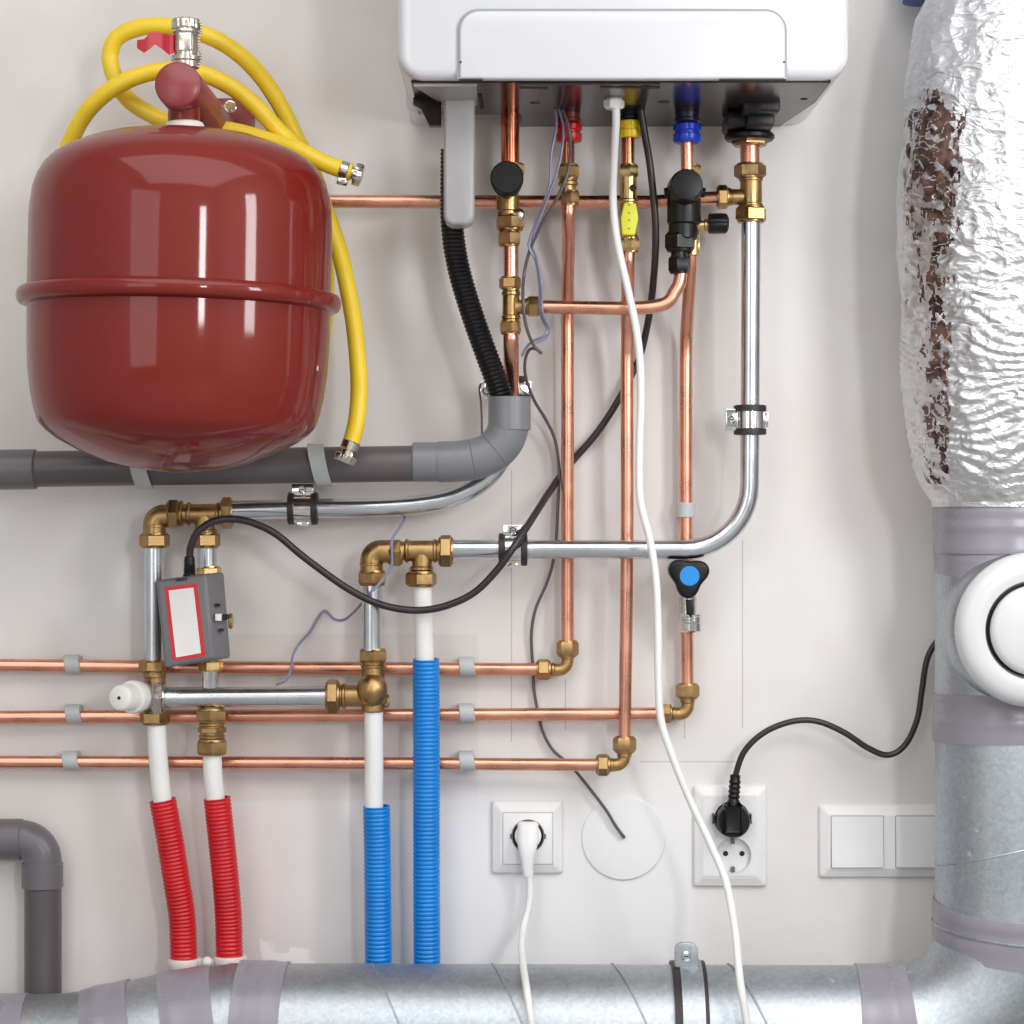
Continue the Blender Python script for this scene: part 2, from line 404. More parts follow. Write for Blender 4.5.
# wall bracket arm
br = thing('tank_bracket', 'dark red tubular bracket arm holding the red tank off the wall', 'bracket', P(235, 130, 0))
c0 = P(178, 85, .275); c1 = P(220, 137, .008); ax = (c1 - c0)
arm = MB().lathe(c0, ax, [(0, 21.5 * sc(.275)), (.004, 23.4 * sc(.275)), (ax.length, 23.4 * sc(.275))], 40)
build('arm', arm, 'bracket_red', br)
cp = MB().lathe(c0 - ax.normalized() * .005, ax, [(0, 20 * sc(.27)), (.002, 22.8 * sc(.27)), (.0055, 22.8 * sc(.27))], 40)
build('end_cap', cp, 'bracket_red', br)
a_ = P(214, 136, 0); b_ = P(255, 99, 0)
build('wall_plate', MB().box((a_.x, -.006, a_.z), (b_.x, 0, b_.z), .001), 'bracket_red', br)
bo = P(230, 107, .006)
bb = MB().lathe(bo, (0, -1, 0), [(0, .0075), (.001, .0075), (.0015, .0055)], 24); bb.hexnut(bo + Vector((0, -.001, 0)), bo + Vector((0, -.006, 0)), .0055)
bb.lathe(bo + Vector((0, -.006, 0)), (0, -1, 0), [(0, .003), (.002, .003)], 16)
build('bolt', bb, 'chrome', br)

# filling valve on top of the bracket arm
vd = .25; vs = sc(vd)
dv = thing('drain_valve', 'small nickel valve with a chained cap above the red tank', 'valve', P(186, 64, vd))
V = P(186, 0, vd)
def z2(y): return (512 - y) * vs
vb = MB().lathe((V.x, -vd, CZ), (0, 0, 1), [(z2(68), 13 * vs), (z2(62), 13 * vs), (z2(61), 15 * vs), (z2(57), 15 * vs), (z2(56), 11.5 * vs), (z2(52), 11.5 * vs), (z2(51), 12 * vs), (z2(36), 12 * vs), (z2(33), 14 * vs), (z2(29), 13 * vs)], 32)
vb.box((V.x - 6 * vs, -vd - 13 * vs, CZ + z2(53)), (V.x + 7 * vs, -vd, CZ + z2(35)), .001)
p0 = P(174, 46, vd); p1 = P(168, 46, vd); vb.cyl(p0, p1, 5 * vs)
build('body', vb, 'nickel', dv)
kb = MB(); kr = []
for h, r in ((z2(30), 14), (z2(29), 14.6), (z2(21), 14.6), (z2(19.5), 13.5)):
    kr.append([(V.x + math.cos(2 * PI * k / 64) * (r - (.9 if k % 4 < 2 else 0)) * vs, -vd + math.sin(2 * PI * k / 64) * (r - (.9 if k % 4 < 2 else 0)) * vs, CZ + h) for k in range(64)])
kb.loft(kr); build('cap', kb, 'nickel', dv)
lv = MB().loft([[P(x, y - h, vd + dd) for (dd, h) in ((-w, -hh), (w, -hh), (w, hh), (-w, hh))] for x, y, w, hh in ((174, 44, .006, 9), (169, 45, .008, 10), (162, 41, .008, 8), (155, 38, .008, 6.5), (150, 41, .007, 8), (144, 46, .006, 7), (137, 44, .004, 4))])
build('lever', lv, 'red_metal', dv)
ch = MB()
for k in range(17):
    yy = 22 + k * 2.8; xx = 200 + 1.2 * math.sin(k * .6) - (1.8 * (k - 12) / 4 if k > 12 else 0)
    q = P(xx, yy, vd + .004); ch.sphere(q, 1.35 * vs, u=8, v=6)
build('chain', ch, 'nickel', dv)

# yellow filling hose
hz = [(352, 172, .135), (343, 170, .135), (322, 162, .135), (298, 150, .13), (270, 141, .118), (238, 132, .11), (205, 127, .11), (175, 124, .11), (150, 114, .105), (128, 99, .10),
      (115, 78, .10), (110, 57, .10), (117, 38, .105), (138, 28, .11), (165, 26, .115), (200, 33, .115), (232, 49, .105), (258, 73, .09), (280, 105, .075), (296, 138, .06), (312, 170, .045), (322, 205, .036),
      (325.5, 260, .034), (323, 330, .034), (300, 385, .034), (240, 415, .034), (150, 410, .034), (80, 350, .036), (52, 270, .045), (52, 200, .06), (64, 158, .085), (80, 122, .11), (100, 98, .125), (128, 80, .132), (160, 71, .13),
      (195, 72, .12), (226, 84, .115), (252, 103, .11), (276, 128, .105), (297, 150, .10), (313, 175, .095), (325, 210, .095), (339, 250, .10), (350, 300, .11), (356, 340, .12), (359, 385, .13), (357, 418, .135), (352, 440, .137), (349.5, 450, .137)]
hose = thing('filling_hose', 'long yellow hose looped behind the red tank and bracket', 'hose', P(180, 130, .1))
build('hose_tube', MB().tube(sp(hz, 8), 8.6 * sc(.11), 18), 'yellow_hose', hose)
def hose_end(A, B, nm):
    A = Vector(A); B = Vector(B); t = (B - A).normalized()
    cb = MB().lathe(A, t, [(0, .0098), (.001, .0106), (.009, .0106), (.010, .0098)], 32)
    sd = A + t * .005 + Vector((-.002, -.002, -.0125)); cb.cyl(sd - t * .006, sd + t * .006, .004); cb.box(sd - Vector((.005, .004, .003)), sd + Vector((.005, .004, .004)), .001)
    build('hose_clamp', cb, 'nickel', hose)
    co = MB(); n = 48; rr = []
    up = Vector((0, 1, 0)); n1 = t.cross(up).normalized(); n2 = t.cross(n1)
    for h, r in ((.0, .0075), (.001, .0128), (.008, .0128), (.0095, .0115), (.0095, .006)):
        rr.append([A + t * (.016 + h) + (n1 * math.cos(2 * PI * k / n) + n2 * math.sin(2 * PI * k / n)) * (r - (.0008 if k % 3 == 0 and r > .012 else 0)) for k in range(n)])
    co.loft(rr); co.cyl(A + t * .008, A + t * .017, .0072)
    build('hose_coupling', co, 'nickel', hose)
hose_end(P(340, 169.5, .135), P(362, 176, .135), 0)
hose_end(P(352, 441, .139), P(343.5, 463, .139), 1)

# ------------------------------------------------------------------ boiler
BD = .30; bs = sc(BD)
bo_ = thing('wall_boiler', 'white wall-hung boiler casing with a closed lower flap', 'boiler', P(623, 78, .3))
def rrect(x0, x1, y0, y1, r, d, corners='bl br', n=8):
    """rounded rect as world (x,z) pairs, pixel limits at depth d"""
    s = sc(d); X0, X1 = (x0 - 512) * s, (x1 - 512) * s; Z0, Z1 = CZ + (512 - y1) * s, CZ + (512 - y0) * s; r = r * s
    out = []
    for (cx, cz, a0, k) in ((X0, Z0, 180, 'bl'), (X1, Z0, 270, 'br'), (X1, Z1, 0, 'tr'), (X0, Z1, 90, 'tl')):
        if k in corners:
            ox = cx + (r if 'l' in k else -r); oz = cz + (r if 'b' in k else -r)
            for i in range(n + 1):
                a = math.radians(a0 + 90 * i / n); out.append((ox + r * math.cos(a), oz + r * math.sin(a)))
        else: out.append((cx, cz))
    return out
cs = MB().prism(rrect(397, 849.5, -560, 79, 26, BD), .09, BD, .011)
build('casing', cs, 'white_enamel', bo_, angle=25)
rr_ = MB(); zb = CZ + (512 - 79) * bs; zt = CZ + (512 + 560) * bs
xl, xr = (397 - 512) * bs, (849.5 - 512) * bs
rr_.prism(rrect(397, 417, -560, 79, 12, BD, 'bl'), .0, .0905)
rr_.prism(rrect(541, 849.5, -560, 79, 26, BD, 'br'), .0, .0905)
build('rear_casing', rr_, 'white_enamel', bo_)
# lower flap
sm_ = MB().prism(rrect(457, 787, 9, 79.5, 22, BD, 'tl tr'), BD - .002, BD + .0012); build('flap_seam', sm_, 'seam', bo_)
fl = MB().prism(rrect(459.3, 785, 11.2, 79.8, 20, BD, 'tl tr'), BD - .002, BD + .0042, .0035); build('front_flap', fl, 'white_enamel', bo_, angle=25)
for xx in (460.5, 784): build('flap_catch', MB().cyl(P(xx, 62, BD + .004), P(xx, 62, BD + .0055), .0012, 10), 'slot', bo_)
# dark base plate, with a step cut out of its rear edge
zp = zb - .0018
def pt(x, d): return (x, -d, zp)
bx0, bx1 = (411 - 512) * sc(.29), (831 - 512) * sc(.29)
poly = [(bx0, .288), (bx1, .288), (bx1 - .001, .165), (bx1 - .022, .002), (.011, .002), (.011, .088), (bx0, .088)]
bp_ = MB(); bp_.loft([[(x, -d, zb + .001) for x, d in poly], [(x, -d, zp) for x, d in poly]])
build('base_plate', bp_, 'base_dark', bo_)
def on_base(x, y):
    """depth on the base plate seen at a pixel"""
    return D - (zp - CZ) * F / (512 - y)
def bquad(pts, mt, nm, th=.0008):
    q = [((x - 512) * sc(on_base(x, y)), on_base(x, y)) for x, y in pts]
    mb = MB().loft([[(x, -d, zp + .0004) for x, d in q], [(x, -d, zp - th) for x, d in q]])
    return build(nm, mb, mt, bo_)
bquad([(459, 79.5), (483, 79.5), (483, 81.5), (459, 81.5)], 'hole', 'slot')
bquad([(519, 83), (604, 83), (604, 84.2), (519, 84.2)], 'slot', 'slot')
bquad([(519, 87), (548, 87.5), (548, 88.5), (519, 88)], 'slot', 'slot')
bquad([(600, 83), (660, 83.2), (660, 84.4), (600, 84.2)], 'slot', 'slot')
bquad([(600, 86.5), (660, 86.8), (660, 88), (600, 87.7)], 'slot', 'slot')
bquad([(719, 79.5), (786, 79.5), (786, 82), (719, 82)], 'hole', 'slot')
bquad([(478, 94), (482, 94), (484, 108), (480, 108)], 'hole', 'slot')
for (x, y, r) in ((535, 103, 5), (664, 102, 6), (804, 99, 3.5), (640, 102, 4)):
    dd = on_base(x, y); q = P(x, y, dd)
    build('base_hole', MB().lathe((q.x, q.y, zp + .0004), (0, 0, -1), [(0, r * sc(dd)), (.001, r * sc(dd))], 20), 'hole' if r < 5 else 'slot', bo_)
# metal hanging bracket at the rear corner
hb = MB().prism([((x - 512) * sc(.19), CZ + (512 - y) * sc(.19)) for x, y in ((413, 97), (441, 97), (441, 125), (429, 125), (421, 109), (413, 104))], .172, .19, .001)
build('hanging_bracket', hb, 'base_dark', bo_)
# condensate trap
tr = thing('condensate_trap', 'translucent grey condensate trap hanging under the boiler', 'trap', P(459, 226, .2))
tp = [(443.5, 216), (446, 222), (452, 225), (466, 225), (472, 222), (474.5, 216), (474.5, 95.5), (443.5, 95.5)]
build('trap_body', MB().prism([((x - 512) * sc(.21), CZ + (512 - y) * sc(.21)) for x, y in tp], .178, .21, .005), 'trap', tr)
fx0, fx1 = (414 - 512) * sc(.28), (477 - 512) * sc(.28); gx0, gx1 = (442 - 512) * sc(.2), (476 - 512) * sc(.2)
build('trap_flange', MB().loft([[(x, -d_, zz) for x, d_ in pp] for zz, pp in ((zp - .0001, ((fx0, .284), (fx1, .284), (gx1, .17), (gx0, .17))), (zp - .003, ((fx0, .284), (fx1, .284), (gx1, .17), (gx0, .17))), (zp - .005, ((gx0, .216), (gx1, .216), (gx1, .176), (gx0, .176))))]), 'trap', tr)
build('sediment', MB().sphere(P(459, 213, .194), 12 * sc(.194), 1, .9, .6), 'pvc_dark', tr)

# union collars under the boiler
def union(label, x, d, col, y_top, y0, y1, w, dark, nm='union_collar'):
    t = thing(nm, label, 'pipe coupling', P(x, y1, d)); s = sc(d)
    mb = MB(); n = 48; rr = []
    for y, f in ((y1, .9), (y1 - 2, 1), ((y0 + y1) / 2 + 1, 1), ((y0 + y1) / 2, .88), ((y0 + y1) / 2 - 2, .88), ((y0 + y1) / 2 - 3, 1), (y0 + 1, 1), (y0, .92)):
        q = P(x, y, d)
        rr.append([(q.x + math.cos(2 * PI * k / n) * (w / 2 * f - (.8 if k % 6 == 0 and f == 1 else 0)) * s, q.y + math.sin(2 * PI * k / n) * (w / 2 * f - (.8 if k % 6 == 0 and f == 1 else 0)) * s, q.z) for k in range(n)])
    mb.loft(rr); build('collar', mb, col, t)
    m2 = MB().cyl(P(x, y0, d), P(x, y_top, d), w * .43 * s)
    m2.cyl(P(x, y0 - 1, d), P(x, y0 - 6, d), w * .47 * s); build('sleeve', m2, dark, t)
    return t
UD = .095
M['mirrored_red'] = mat('mirrored_red', (112, 22, 26), 0, .35, cvar=.1)  # dark sleeve tones stand for the collars mirrored in the base plate
M['mirrored_blue'] = mat('mirrored_blue', (30, 27, 58), 0, .35, cvar=.1)
union('red plastic union collar on the pipe under the boiler', 569, UD, 'red_plastic', 110, 124, 142, 26, 'mirrored_red')
union('yellow plastic union collar under the boiler', 630, UD, 'yellow_plastic', 111, 121, 138, 22, 'black')
union('bright blue plastic union collar under the boiler', 687, UD, 'blue_plastic', 110, 124, 143, 28, 'mirrored_blue')

# pipes leaving the boiler
pipe('copper_pipe', 'wide dull copper pipe from the boiler down to the round black knob', [(510, 110, UD), (510, 172, UD)], 18.5, 'copper_old')
pipe('copper_pipe', 'short copper pipe stub between the red collar and its brass coupling', [(568, 141, UD), (568, 170, UD)], 13, 'copper_old')
pipe('copper_pipe', 'short copper pipe stub between the yellow collar and the gas valve', [(628, 137, UD), (628, 168, UD)], 13, 'copper_old')
pipe('copper_pipe', 'short copper pipe stub between the blue collar and the black valve', [(687, 142, UD), (687.5, 170, UD)], 13, 'copper')

# V1: isolation valve with round black knob
iv = fitting('isolation_valve', 'brass isolation valve with a round black knob', 'valve', UD,
        [('v', 508, 172, 218, 21), ('v', 508, 196, 212, 23)], [('v', 511, 164, 176, 30), ('v', 510, 215, 230, 31), ('v', 509, 231, 246, 24.5)])
kq = P(507, 183, UD)
kn = MB().lathe(kq, (0, -1, 0), [(.008, 14 * sc(.12)), (.03, 14 * sc(.12)), (.031, 16.5 * sc(.12)), (.044, 16.5 * sc(.12)), (.047, 15 * sc(.12))], 48)
kn.lathe(kq + Vector((0, 0, -.003)), (0, -1, 0), [(.02, 15 * sc(.12)), (.034, 15.5 * sc(.12))], 40)
build('knob', kn, 'black', iv)
lk = MB().sphere(P(520, 215, UD + .01), 5 * sc(.1), 1, .8, 1.3); build('sealing_wire', lk, 'nickel', iv)
pipe('copper_pipe', 'short copper pipe between black-knob valve and brass tee', [(511, 244, UD), (511, 280, UD)], 15, 'copper')
fitting('pipe_tee', 'brass tee below the black-knob valve feeding the crossing copper pipe', 'pipe fitting', UD,
        [('v', 511, 280, 330, 17), ('v', 511, 291, 296, 19), ('v', 511, 315, 320, 19), ('h', 307, 511, 530, 14.5), ('h', 307, 522, 527, 17)],
        [('v', 510, 277, 289, 22), ('v', 510.5, 321, 334, 23), ('h', 306.5, 527, 540, 21.5)])
pipe('copper_pipe', 'copper pipe running from the brass tee down behind the grey elbow', [(511, 332, UD), (511, 345, UD), (511.5, 395, .056), (511.5, 404, .055)], 15.5, 'copper', sm=True)
# loop
pipe('copper_pipe', 'copper pipe crossing the others and bending up into the black valve', [(538, 307, UD), (651, 307, UD), (676, 290, UD), (682.5, 266, UD)], 13.5, 'copper', sm=True, seg=24)

# V2
fitting('pipe_coupling', 'brass compression coupling below the red collar', 'pipe fitting', UD,
        [('v', 568, 175, 195, 15.5), ('v', 568, 181, 186, 20)], [('v', 568.5, 165, 179, 23), ('v', 570, 191, 205, 20)])
pipe('copper_pipe', 'long copper pipe standing below the red collar', [(569, 203, UD), (568.5, 222, .090), (568, 262, .05), (567.5, 295, .033), (567.5, 330, .029), (567.5, 550, .0225), (567.5, 650, .022)], 13.2, 'copper', sm=True)
fitting('pipe_elbow', 'brass elbow ending the topmost of the three level copper pipes', 'pipe fitting', .022,
        [('bend', [(551, 670), (567.5, 670), (567.5, 655)], 12, 9), ('v', 567.5, 655, 659, 14), ('h', 669.5, 551, 555, 14)],
        [('v', 567.5, 641, 656, 22.5), ('h', 669.5, 537, 550, 21.5)])
# V3 gas
gv = fitting('gas_valve', 'brass gas valve with a lime yellow lever', 'valve', UD,
        [('v', 628.5, 175, 245, 17), ('v', 628.5, 199, 203, 20), ('v', 628.5, 234, 238, 19)], [('v', 628.5, 165, 178, 21), ('v', 630, 238, 252, 20.5)], m='brass_bright')
lp = [(624, 203), (636, 203), (638.5, 218), (635, 235), (622, 235), (620.5, 218)]
lm = MB().prism([((x - 512) * sc(.115), CZ + (512 - y) * sc(.115)) for x, y in reversed(lp)], .108, .116, .0015)
lev = build('lever', lm, 'lime', gv)
for yy in (205, 213, 220, 228.5): build('lever_mark', MB().cyl(P(629, yy, .1158), P(629, yy, .1166), .0008, 10), 'slot', lev)
build('test_port', MB().cyl(P(633, 188, UD + .006), P(633, 188, UD + .0105), 3.6 * sc(UD)), 'hole', gv)
pipe('copper_pipe', 'long copper gas pipe standing below the yellow lever', [(628.5, 250, UD), (628, 270, .09), (627.5, 310, .06), (627.3, 345, .047), (627, 380, .043), (627, 550, .040), (624.5, 745, .040)], 13.2, 'copper', sm=True)
fitting('pipe_elbow', 'brass elbow at the foot of the copper gas pipe', 'pipe fitting', .04,
        [('bend', [(609, 765), (624, 765), (624.5, 750)], 13, 9), ('v', 624.5, 752, 757, 15), ('h', 765, 610, 614, 14)],
        [('v', 624.5, 737, 752, 23.5), ('h', 765, 596.5, 609, 22)])
# V4
fv = fitting('filling_valve', 'black plastic filling valve with round top cap below the blue collar', 'valve', UD,
        [('v', 683, 190, 240, 29), ('v', 684, 196, 225, 34), ('v', 679, 248, 262, 16)], [('v', 680, 233, 251, 32), ('v', 679, 257, 273, 22.5)], m='black')
kq = P(684, 190, UD)
kn = MB().lathe(kq, (0, -1, 0), [(.0, 17.5 * sc(.12)), (.03, 17 * sc(.12)), (.042, 16 * sc(.12)), (.046, 14.5 * sc(.12)), (.047, 8 * sc(.12))], 44)
for sgn in (-1, 1): kn.cyl(kq + Vector((sgn * .018, -.012, -.004)), kq + Vector((sgn * .023, -.012, -.005)), .0055)
build('top_cap', kn, 'black', fv)
fitting('compression_nut', 'brass compression nut peeking out behind the black filling valve', 'pipe fitting', .078,
        [('v', 691, 165, 182, 12), ('v', 692, 182, 256, 16)], [('v', 691, 165, 178, 21), ('v', 694, 240, 252, 13.5)], m='brass_bright')
dp = fitting('drain_port', 'small brass outlet with a black cap beside the filling valve', 'valve', .085,
        [('h', 225, 696, 710, 10), ('h', 225, 704, 707, 13)], [], m='brass_bright')
dcap = MB(); q0 = P(708, 223.5, .085); n = 40; rr = []
for x, r in ((708, 8.5), (709, 10.2), (725, 10.2), (727, 9.2), (728.5, 6)):
    q = P(x, 223.5, .085); rr.append([(q.x, q.y + math.cos(2 * PI * k / n) * (r - (.8 if k % 5 == 0 else 0)) * sc(.085), q.z + math.sin(2 * PI * k / n) * (r - (.8 if k % 5 == 0 else 0)) * sc(.085)) for k in range(n)])
build('cap', dcap.loft(rr), 'black', dp)
pipe('copper_pipe', 'long copper pipe standing behind the black filling valve with a slight kink', [(690.5, 246, .078), (690.5, 270, .07), (689, 295, .055), (687, 325, .035), (686.2, 345, .026), (685.8, 400, .024), (686, 520, .022), (687.5, 692, .022)], 13.2, 'copper', sm=True)
fitting('pipe_elbow', 'brass elbow joining the kinked copper pipe to the middle level pipe', 'pipe fitting', .022,
        [('bend', [(672, 714), (688, 714), (687.5, 698)], 13, 9), ('v', 687.5, 698, 703, 15), ('h', 714, 672, 676, 14)],
        [('v', 687.5, 684, 698, 24), ('h', 713.5, 661.5, 671, 22)])
# stop valve with blue centre on V4
sv = fitting('stop_valve', 'chrome and brass stop valve with black three-sided knob and blue disc', 'valve', .03,
        [('v', 687.5, 560, 622, 17), ('v', 689, 596, 613, 15)], [('v', 687, 560, 568, 19, 'brass')], m='nickel')
kp = []
for k in range(60):
    a = 2 * PI * k / 60 + PI / 2 * 0; r = 18.6 + 3.6 * math.cos(3 * (a + PI / 2 + .05)); kp.append(((689 - 512 + r * math.cos(a)) * sc(.075), CZ + (512 - 576.5 + r * math.sin(a)) * sc(.075)))
build('knob', MB().prism(kp, .05, .075, .004), 'black', sv)
build('blue_disc', MB().cyl(P(689.5, 576, .074), P(689.5, 576, .0765), 10 * sc(.075), 40), 'blue_knob', sv)
build('spindle', MB().cyl(P(688, 578, .03), P(688, 578, .055), .008), 'nickel', sv)
o_ = MB().cyl(P(691, 613, .045), P(691, 632, .045), 11 * sc(.045), 32)
for yy in (616, 619, 622): o_.lathe(P(691, yy, .045), (0, 0, -1), [(0, 11 * sc(.045)), (.0007, 11.7 * sc(.045)), (.0014, 11 * sc(.045))], 32)
build('outlet', o_, 'chrome', sv)
build('outlet_strap', MB().prism([((x - 512) * sc(.06), CZ + (512 - y) * sc(.06)) for x, y in ((686, 600), (693, 600), (694, 612), (691, 617), (687, 614))][::-1], .05, .06, .001), 'black', sv)

# V5 right
bd_ = .085
bc = thing('boiler_connector', 'shiny black plastic elbow block under the boiler beside the blue collar', 'pipe coupling', P(750, 142, bd_))
mbx = MB(); q = P(724, 141, bd_); q2 = P(775, 100, bd_)
mbx.box((q.x, -.125, P(0, 132, bd_).z), (P(766, 0, bd_).x, -.055, zp - .0005), .004)
mbx.cyl(P(749.5, 133, bd_), P(749.5, 141, bd_), 25 * sc(bd_), 40)
build('block', mbx, 'black', bc)
mb2 = MB().box((P(742, 0, .15).x, -.165, P(0, 112, .165).z), (P(779, 0, .15).x, -.12, P(0, 95, .165).z), .004)
mb2.box((P(746, 0, .13).x, -.14, P(0, 128, .13).z), (P(774, 0, .13).x, -.1, P(0, 110, .14).z), .004)
build('latch_box', mb2, 'black', bc)
VD = .075
fitting('union_nut', 'brass union nut below the black connector block', 'pipe fitting', VD, [('v', 749.5, 138, 146, 30)], [('v', 749.5, 137, 146, 38)])
pipe('copper_pipe', 'short wide copper pipe stub above the large brass tee', [(750, 144, VD), (750, 168, VD)], 19.5, 'copper')
fitting('pipe_tee', 'large brass tee joining the side copper pipe to the tall zinc pipe', 'pipe fitting', VD,
        [('v', 751, 172, 212, 22), ('v', 751, 178, 182, 24), ('v', 751, 203, 207, 24), ('h', 197, 724, 745, 16), ('h', 197, 728, 732, 18)],
        [('v', 750, 164, 178, 32), ('v', 751, 207, 222, 33), ('h', 197, 717, 728, 24)])
pipe('copper_pipe', 'long level copper pipe from the large tee to behind the red tank', [(722, 197.5, VD), (650, 202, .066), (560, 202, .06), (340, 201.5, .06), (215, 201, .06), (196, 188, .06), (196, 150, .06)], 13.5, 'copper', fil=14)
pipe('steel_pipe', 'tall zinc-plated pipe curving from the large tee to the central brass tee', [(751, 218, VD), (750, 420, .066), (749, 549.5, .064), (449, 549.5, .064)], 19.3, 'steel', fil=84, seg=36)

# ------------------------------------------------------------------ central brass group
CD = .064
fitting('pipe_tee', 'brass tee above the upright white pipe with the tall blue sleeve', 'pipe fitting', CD,
        [('h', 551, 404, 444, 21), ('h', 551, 405, 409, 24), ('h', 551, 433, 437, 24), ('v', 422, 551, 578, 20), ('v', 421.5, 566, 571, 24)],
        [('h', 551, 439, 452.5, 33), ('v', 421, 572, 586, 32)])
fitting('pipe_elbow', 'brass elbow above the upright zinc pipe beside the white pipe', 'pipe fitting', CD,
        [('bend', [(392, 551.5), (371.5, 551.5), (371.5, 574)], 23, 9), ('h', 551, 396, 408, 19), ('v', 371.5, 562, 566, 24)],
        [('h', 553, 389, 402, 29), ('v', 372, 571, 585, 31)])
pipe('steel_pipe', 'short upright zinc pipe below the brass elbow, bell wire across it', [(372, 582, CD), (372, 652, CD)], 20, 'steel', seg=36)
cf = fitting('pipe_tee', 'brass corner fitting closing the zinc manifold bar', 'pipe fitting', CD - .003,
        [('v', 373, 655, 712, 23), ('h', 696, 339, 374, 22), ('h', 696, 342, 346, 26), ('v', 373, 664, 668, 25), ('h', 696, 374, 387, 20)],
        [('v', 373, 649, 662, 30.5), ('h', 696, 326.5, 339, 34), ('h', 701, 384, 389, 14)])
q = P(372, 690, CD + .004); mbq = MB().sphere(q, 15.5 * sc(CD), 1, 1, 1.1)
build('corner_boss', mbq, 'brass', cf)
pipe('steel_pipe', 'level zinc manifold bar between thermostatic head and brass corner fitting', [(165, 697.5, .06), (330, 696.5, .06)], 20.5, 'steel', seg=36)
def whitepipe(lbl, pts): return pipe('plastic_pipe', lbl, pts, 19, 'white_pipe', sm=True, seg=24)
whitepipe('white plastic pipe below the brass corner fitting with a blue sleeve', [(373.5, 710, .06), (374, 760, .056), (374, 820, .05), (378, 950, .045)])
whitepipe('white plastic pipe below the central brass tee with a blue sleeve', [(422, 584, CD), (424, 640, .058), (426, 700, .052), (426.5, 800, .049), (427, 950, .046)])

# ------------------------------------------------------------------ left group
LD = .055
fitting('pipe_elbow', 'brass elbow above the longer upright zinc pipe behind the grey actuator', 'pipe fitting', LD,
        [('bend', [(172, 516), (154.5, 516), (154.5, 537)], 23, 9), ('v', 154.5, 524, 528, 24)],
        [('h', 514, 168, 180, 31), ('v', 154.5, 533.5, 547.5, 31)])
fitting('pipe_tee', 'brass tee above the grey actuator box', 'pipe fitting', LD,
        [('h', 514, 178, 226, 20), ('h', 514, 180, 183, 27), ('h', 514, 187, 191, 24), ('h', 514, 216, 220, 23), ('v', 205, 514, 537, 20), ('v', 205.5, 529, 533, 24)],
        [('h', 513, 221.5, 232.5, 32), ('v', 205.5, 533, 547.5, 30)])
pipe('steel_pipe', 'level zinc pipe curving up behind the grey plastic elbow', [(228, 510.5, LD), (300, 508.5, LD), (380, 507.5, LD), (430, 503, LD), (462, 494, LD), (488, 477, LD), (503, 455, LD), (511, 428, LD), (512, 402, LD)], 19.5, 'steel', sm=True, seg=36)
pipe('steel_pipe', 'longer upright zinc pipe behind the grey actuator box', [(154, 545, LD), (154, 664, LD)], 20, 'steel', seg=36)
pipe('steel_pipe', 'short upright zinc pipe entering the top of the grey actuator valve', [(207, 545, LD), (207.5, 570, LD)], 19, 'steel', seg=36)
pipe('steel_pipe', 'short upright zinc pipe between actuator valve and manifold bar', [(210, 662, LD), (210, 692, LD)], 18.5, 'chrome', seg=36)
zv = fitting('zone_valve', 'motorised valve with grey actuator box and a red-framed white label', 'valve', LD,
        [('v', 209, 572, 664, 20)], [('v', 209, 566.5, 577, 25), ('v', 211, 660, 671, 25)], m='brass_bright')
tc0 = P(192, 620, .1)
# actuator housing: slightly turned block with slanted right flank
def axz(x, y, d): return P(x, y, d)
hs = [[axz(x, y, .066) for x, y in ((157, 580), (223, 572), (230, 657), (165, 667))],
      [axz(x, y, .09) for x, y in ((156, 580), (223.5, 572), (230.5, 658), (165, 668))],
      [axz(x, y, .112) for x, y in ((156, 581), (205, 573.5), (213, 659), (165, 668))]]
bm = bmesh.new(); vs_ = [[bm.verts.new(p) for p in r] for r in hs]
for a, b in zip(vs_, vs_[1:]):
    for k in range(4): bm.faces.new((a[k], a[(k + 1) % 4], b[(k + 1) % 4], b[k]))
bm.faces.new(vs_[0][::-1]); bm.faces.new(vs_[-1])
bmesh.ops.recalc_face_normals(bm, faces=bm.faces); bmesh.ops.bevel(bm, geom=list(bm.edges), offset=.0035, segments=3, affect='EDGES', profile=.5)
hsg = build('actuator_housing', MB().addbm(bm), 'actuator', zv)
def quad(pts, d0, d1, bev=0):
    mb = MB(); mb.loft([[P(x, y, d0) for x, y in pts], [P(x, y, d1) for x, y in pts]]); return mb
build('label_frame', quad([(164.5, 587), (197, 583.5), (205.5, 656), (172.5, 661)], .1115, .1125), 'label_red', hsg)
build('label_panel', quad([(168.5, 590.5), (193.5, 587.5), (201, 653), (176, 657.5)], .112, .1131), 'label_white', hsg)
for x_, y_ in ((218, 605), (221.5, 630)): build('marker', MB().box(P(x_ - 2, y_ + 1.3, .102), P(x_ + 2, y_ - 1.3, .1005 + .006), .0), 'hole', hsg)
q = P(219, 617, .1)
build('switch_lever', MB().box((q.x - .003, -.112, q.z - .004), (q.x + .004, -.098, q.z + .004), .001), 'label_white', hsg)
build('lever_slot', MB().box((q.x + .002, -.106, q.z - .003), (q.x + .010, -.09, q.z + .003), .001), 'hole', hsg)
build('brass_button', MB().cyl(P(229, 621, .07), P(233, 621, .07), 8 * sc(.07)), 'brass_bright', zv)
gr = MB(); 
for k in range(5):
    q = P(177 + k * 2.4, 579.5 - k * .3, .108); gr.box(q - Vector((.0006, .006, .002)), q + Vector((.0006, .004, .001)))
build('vent_rib', gr, 'slot', hsg)

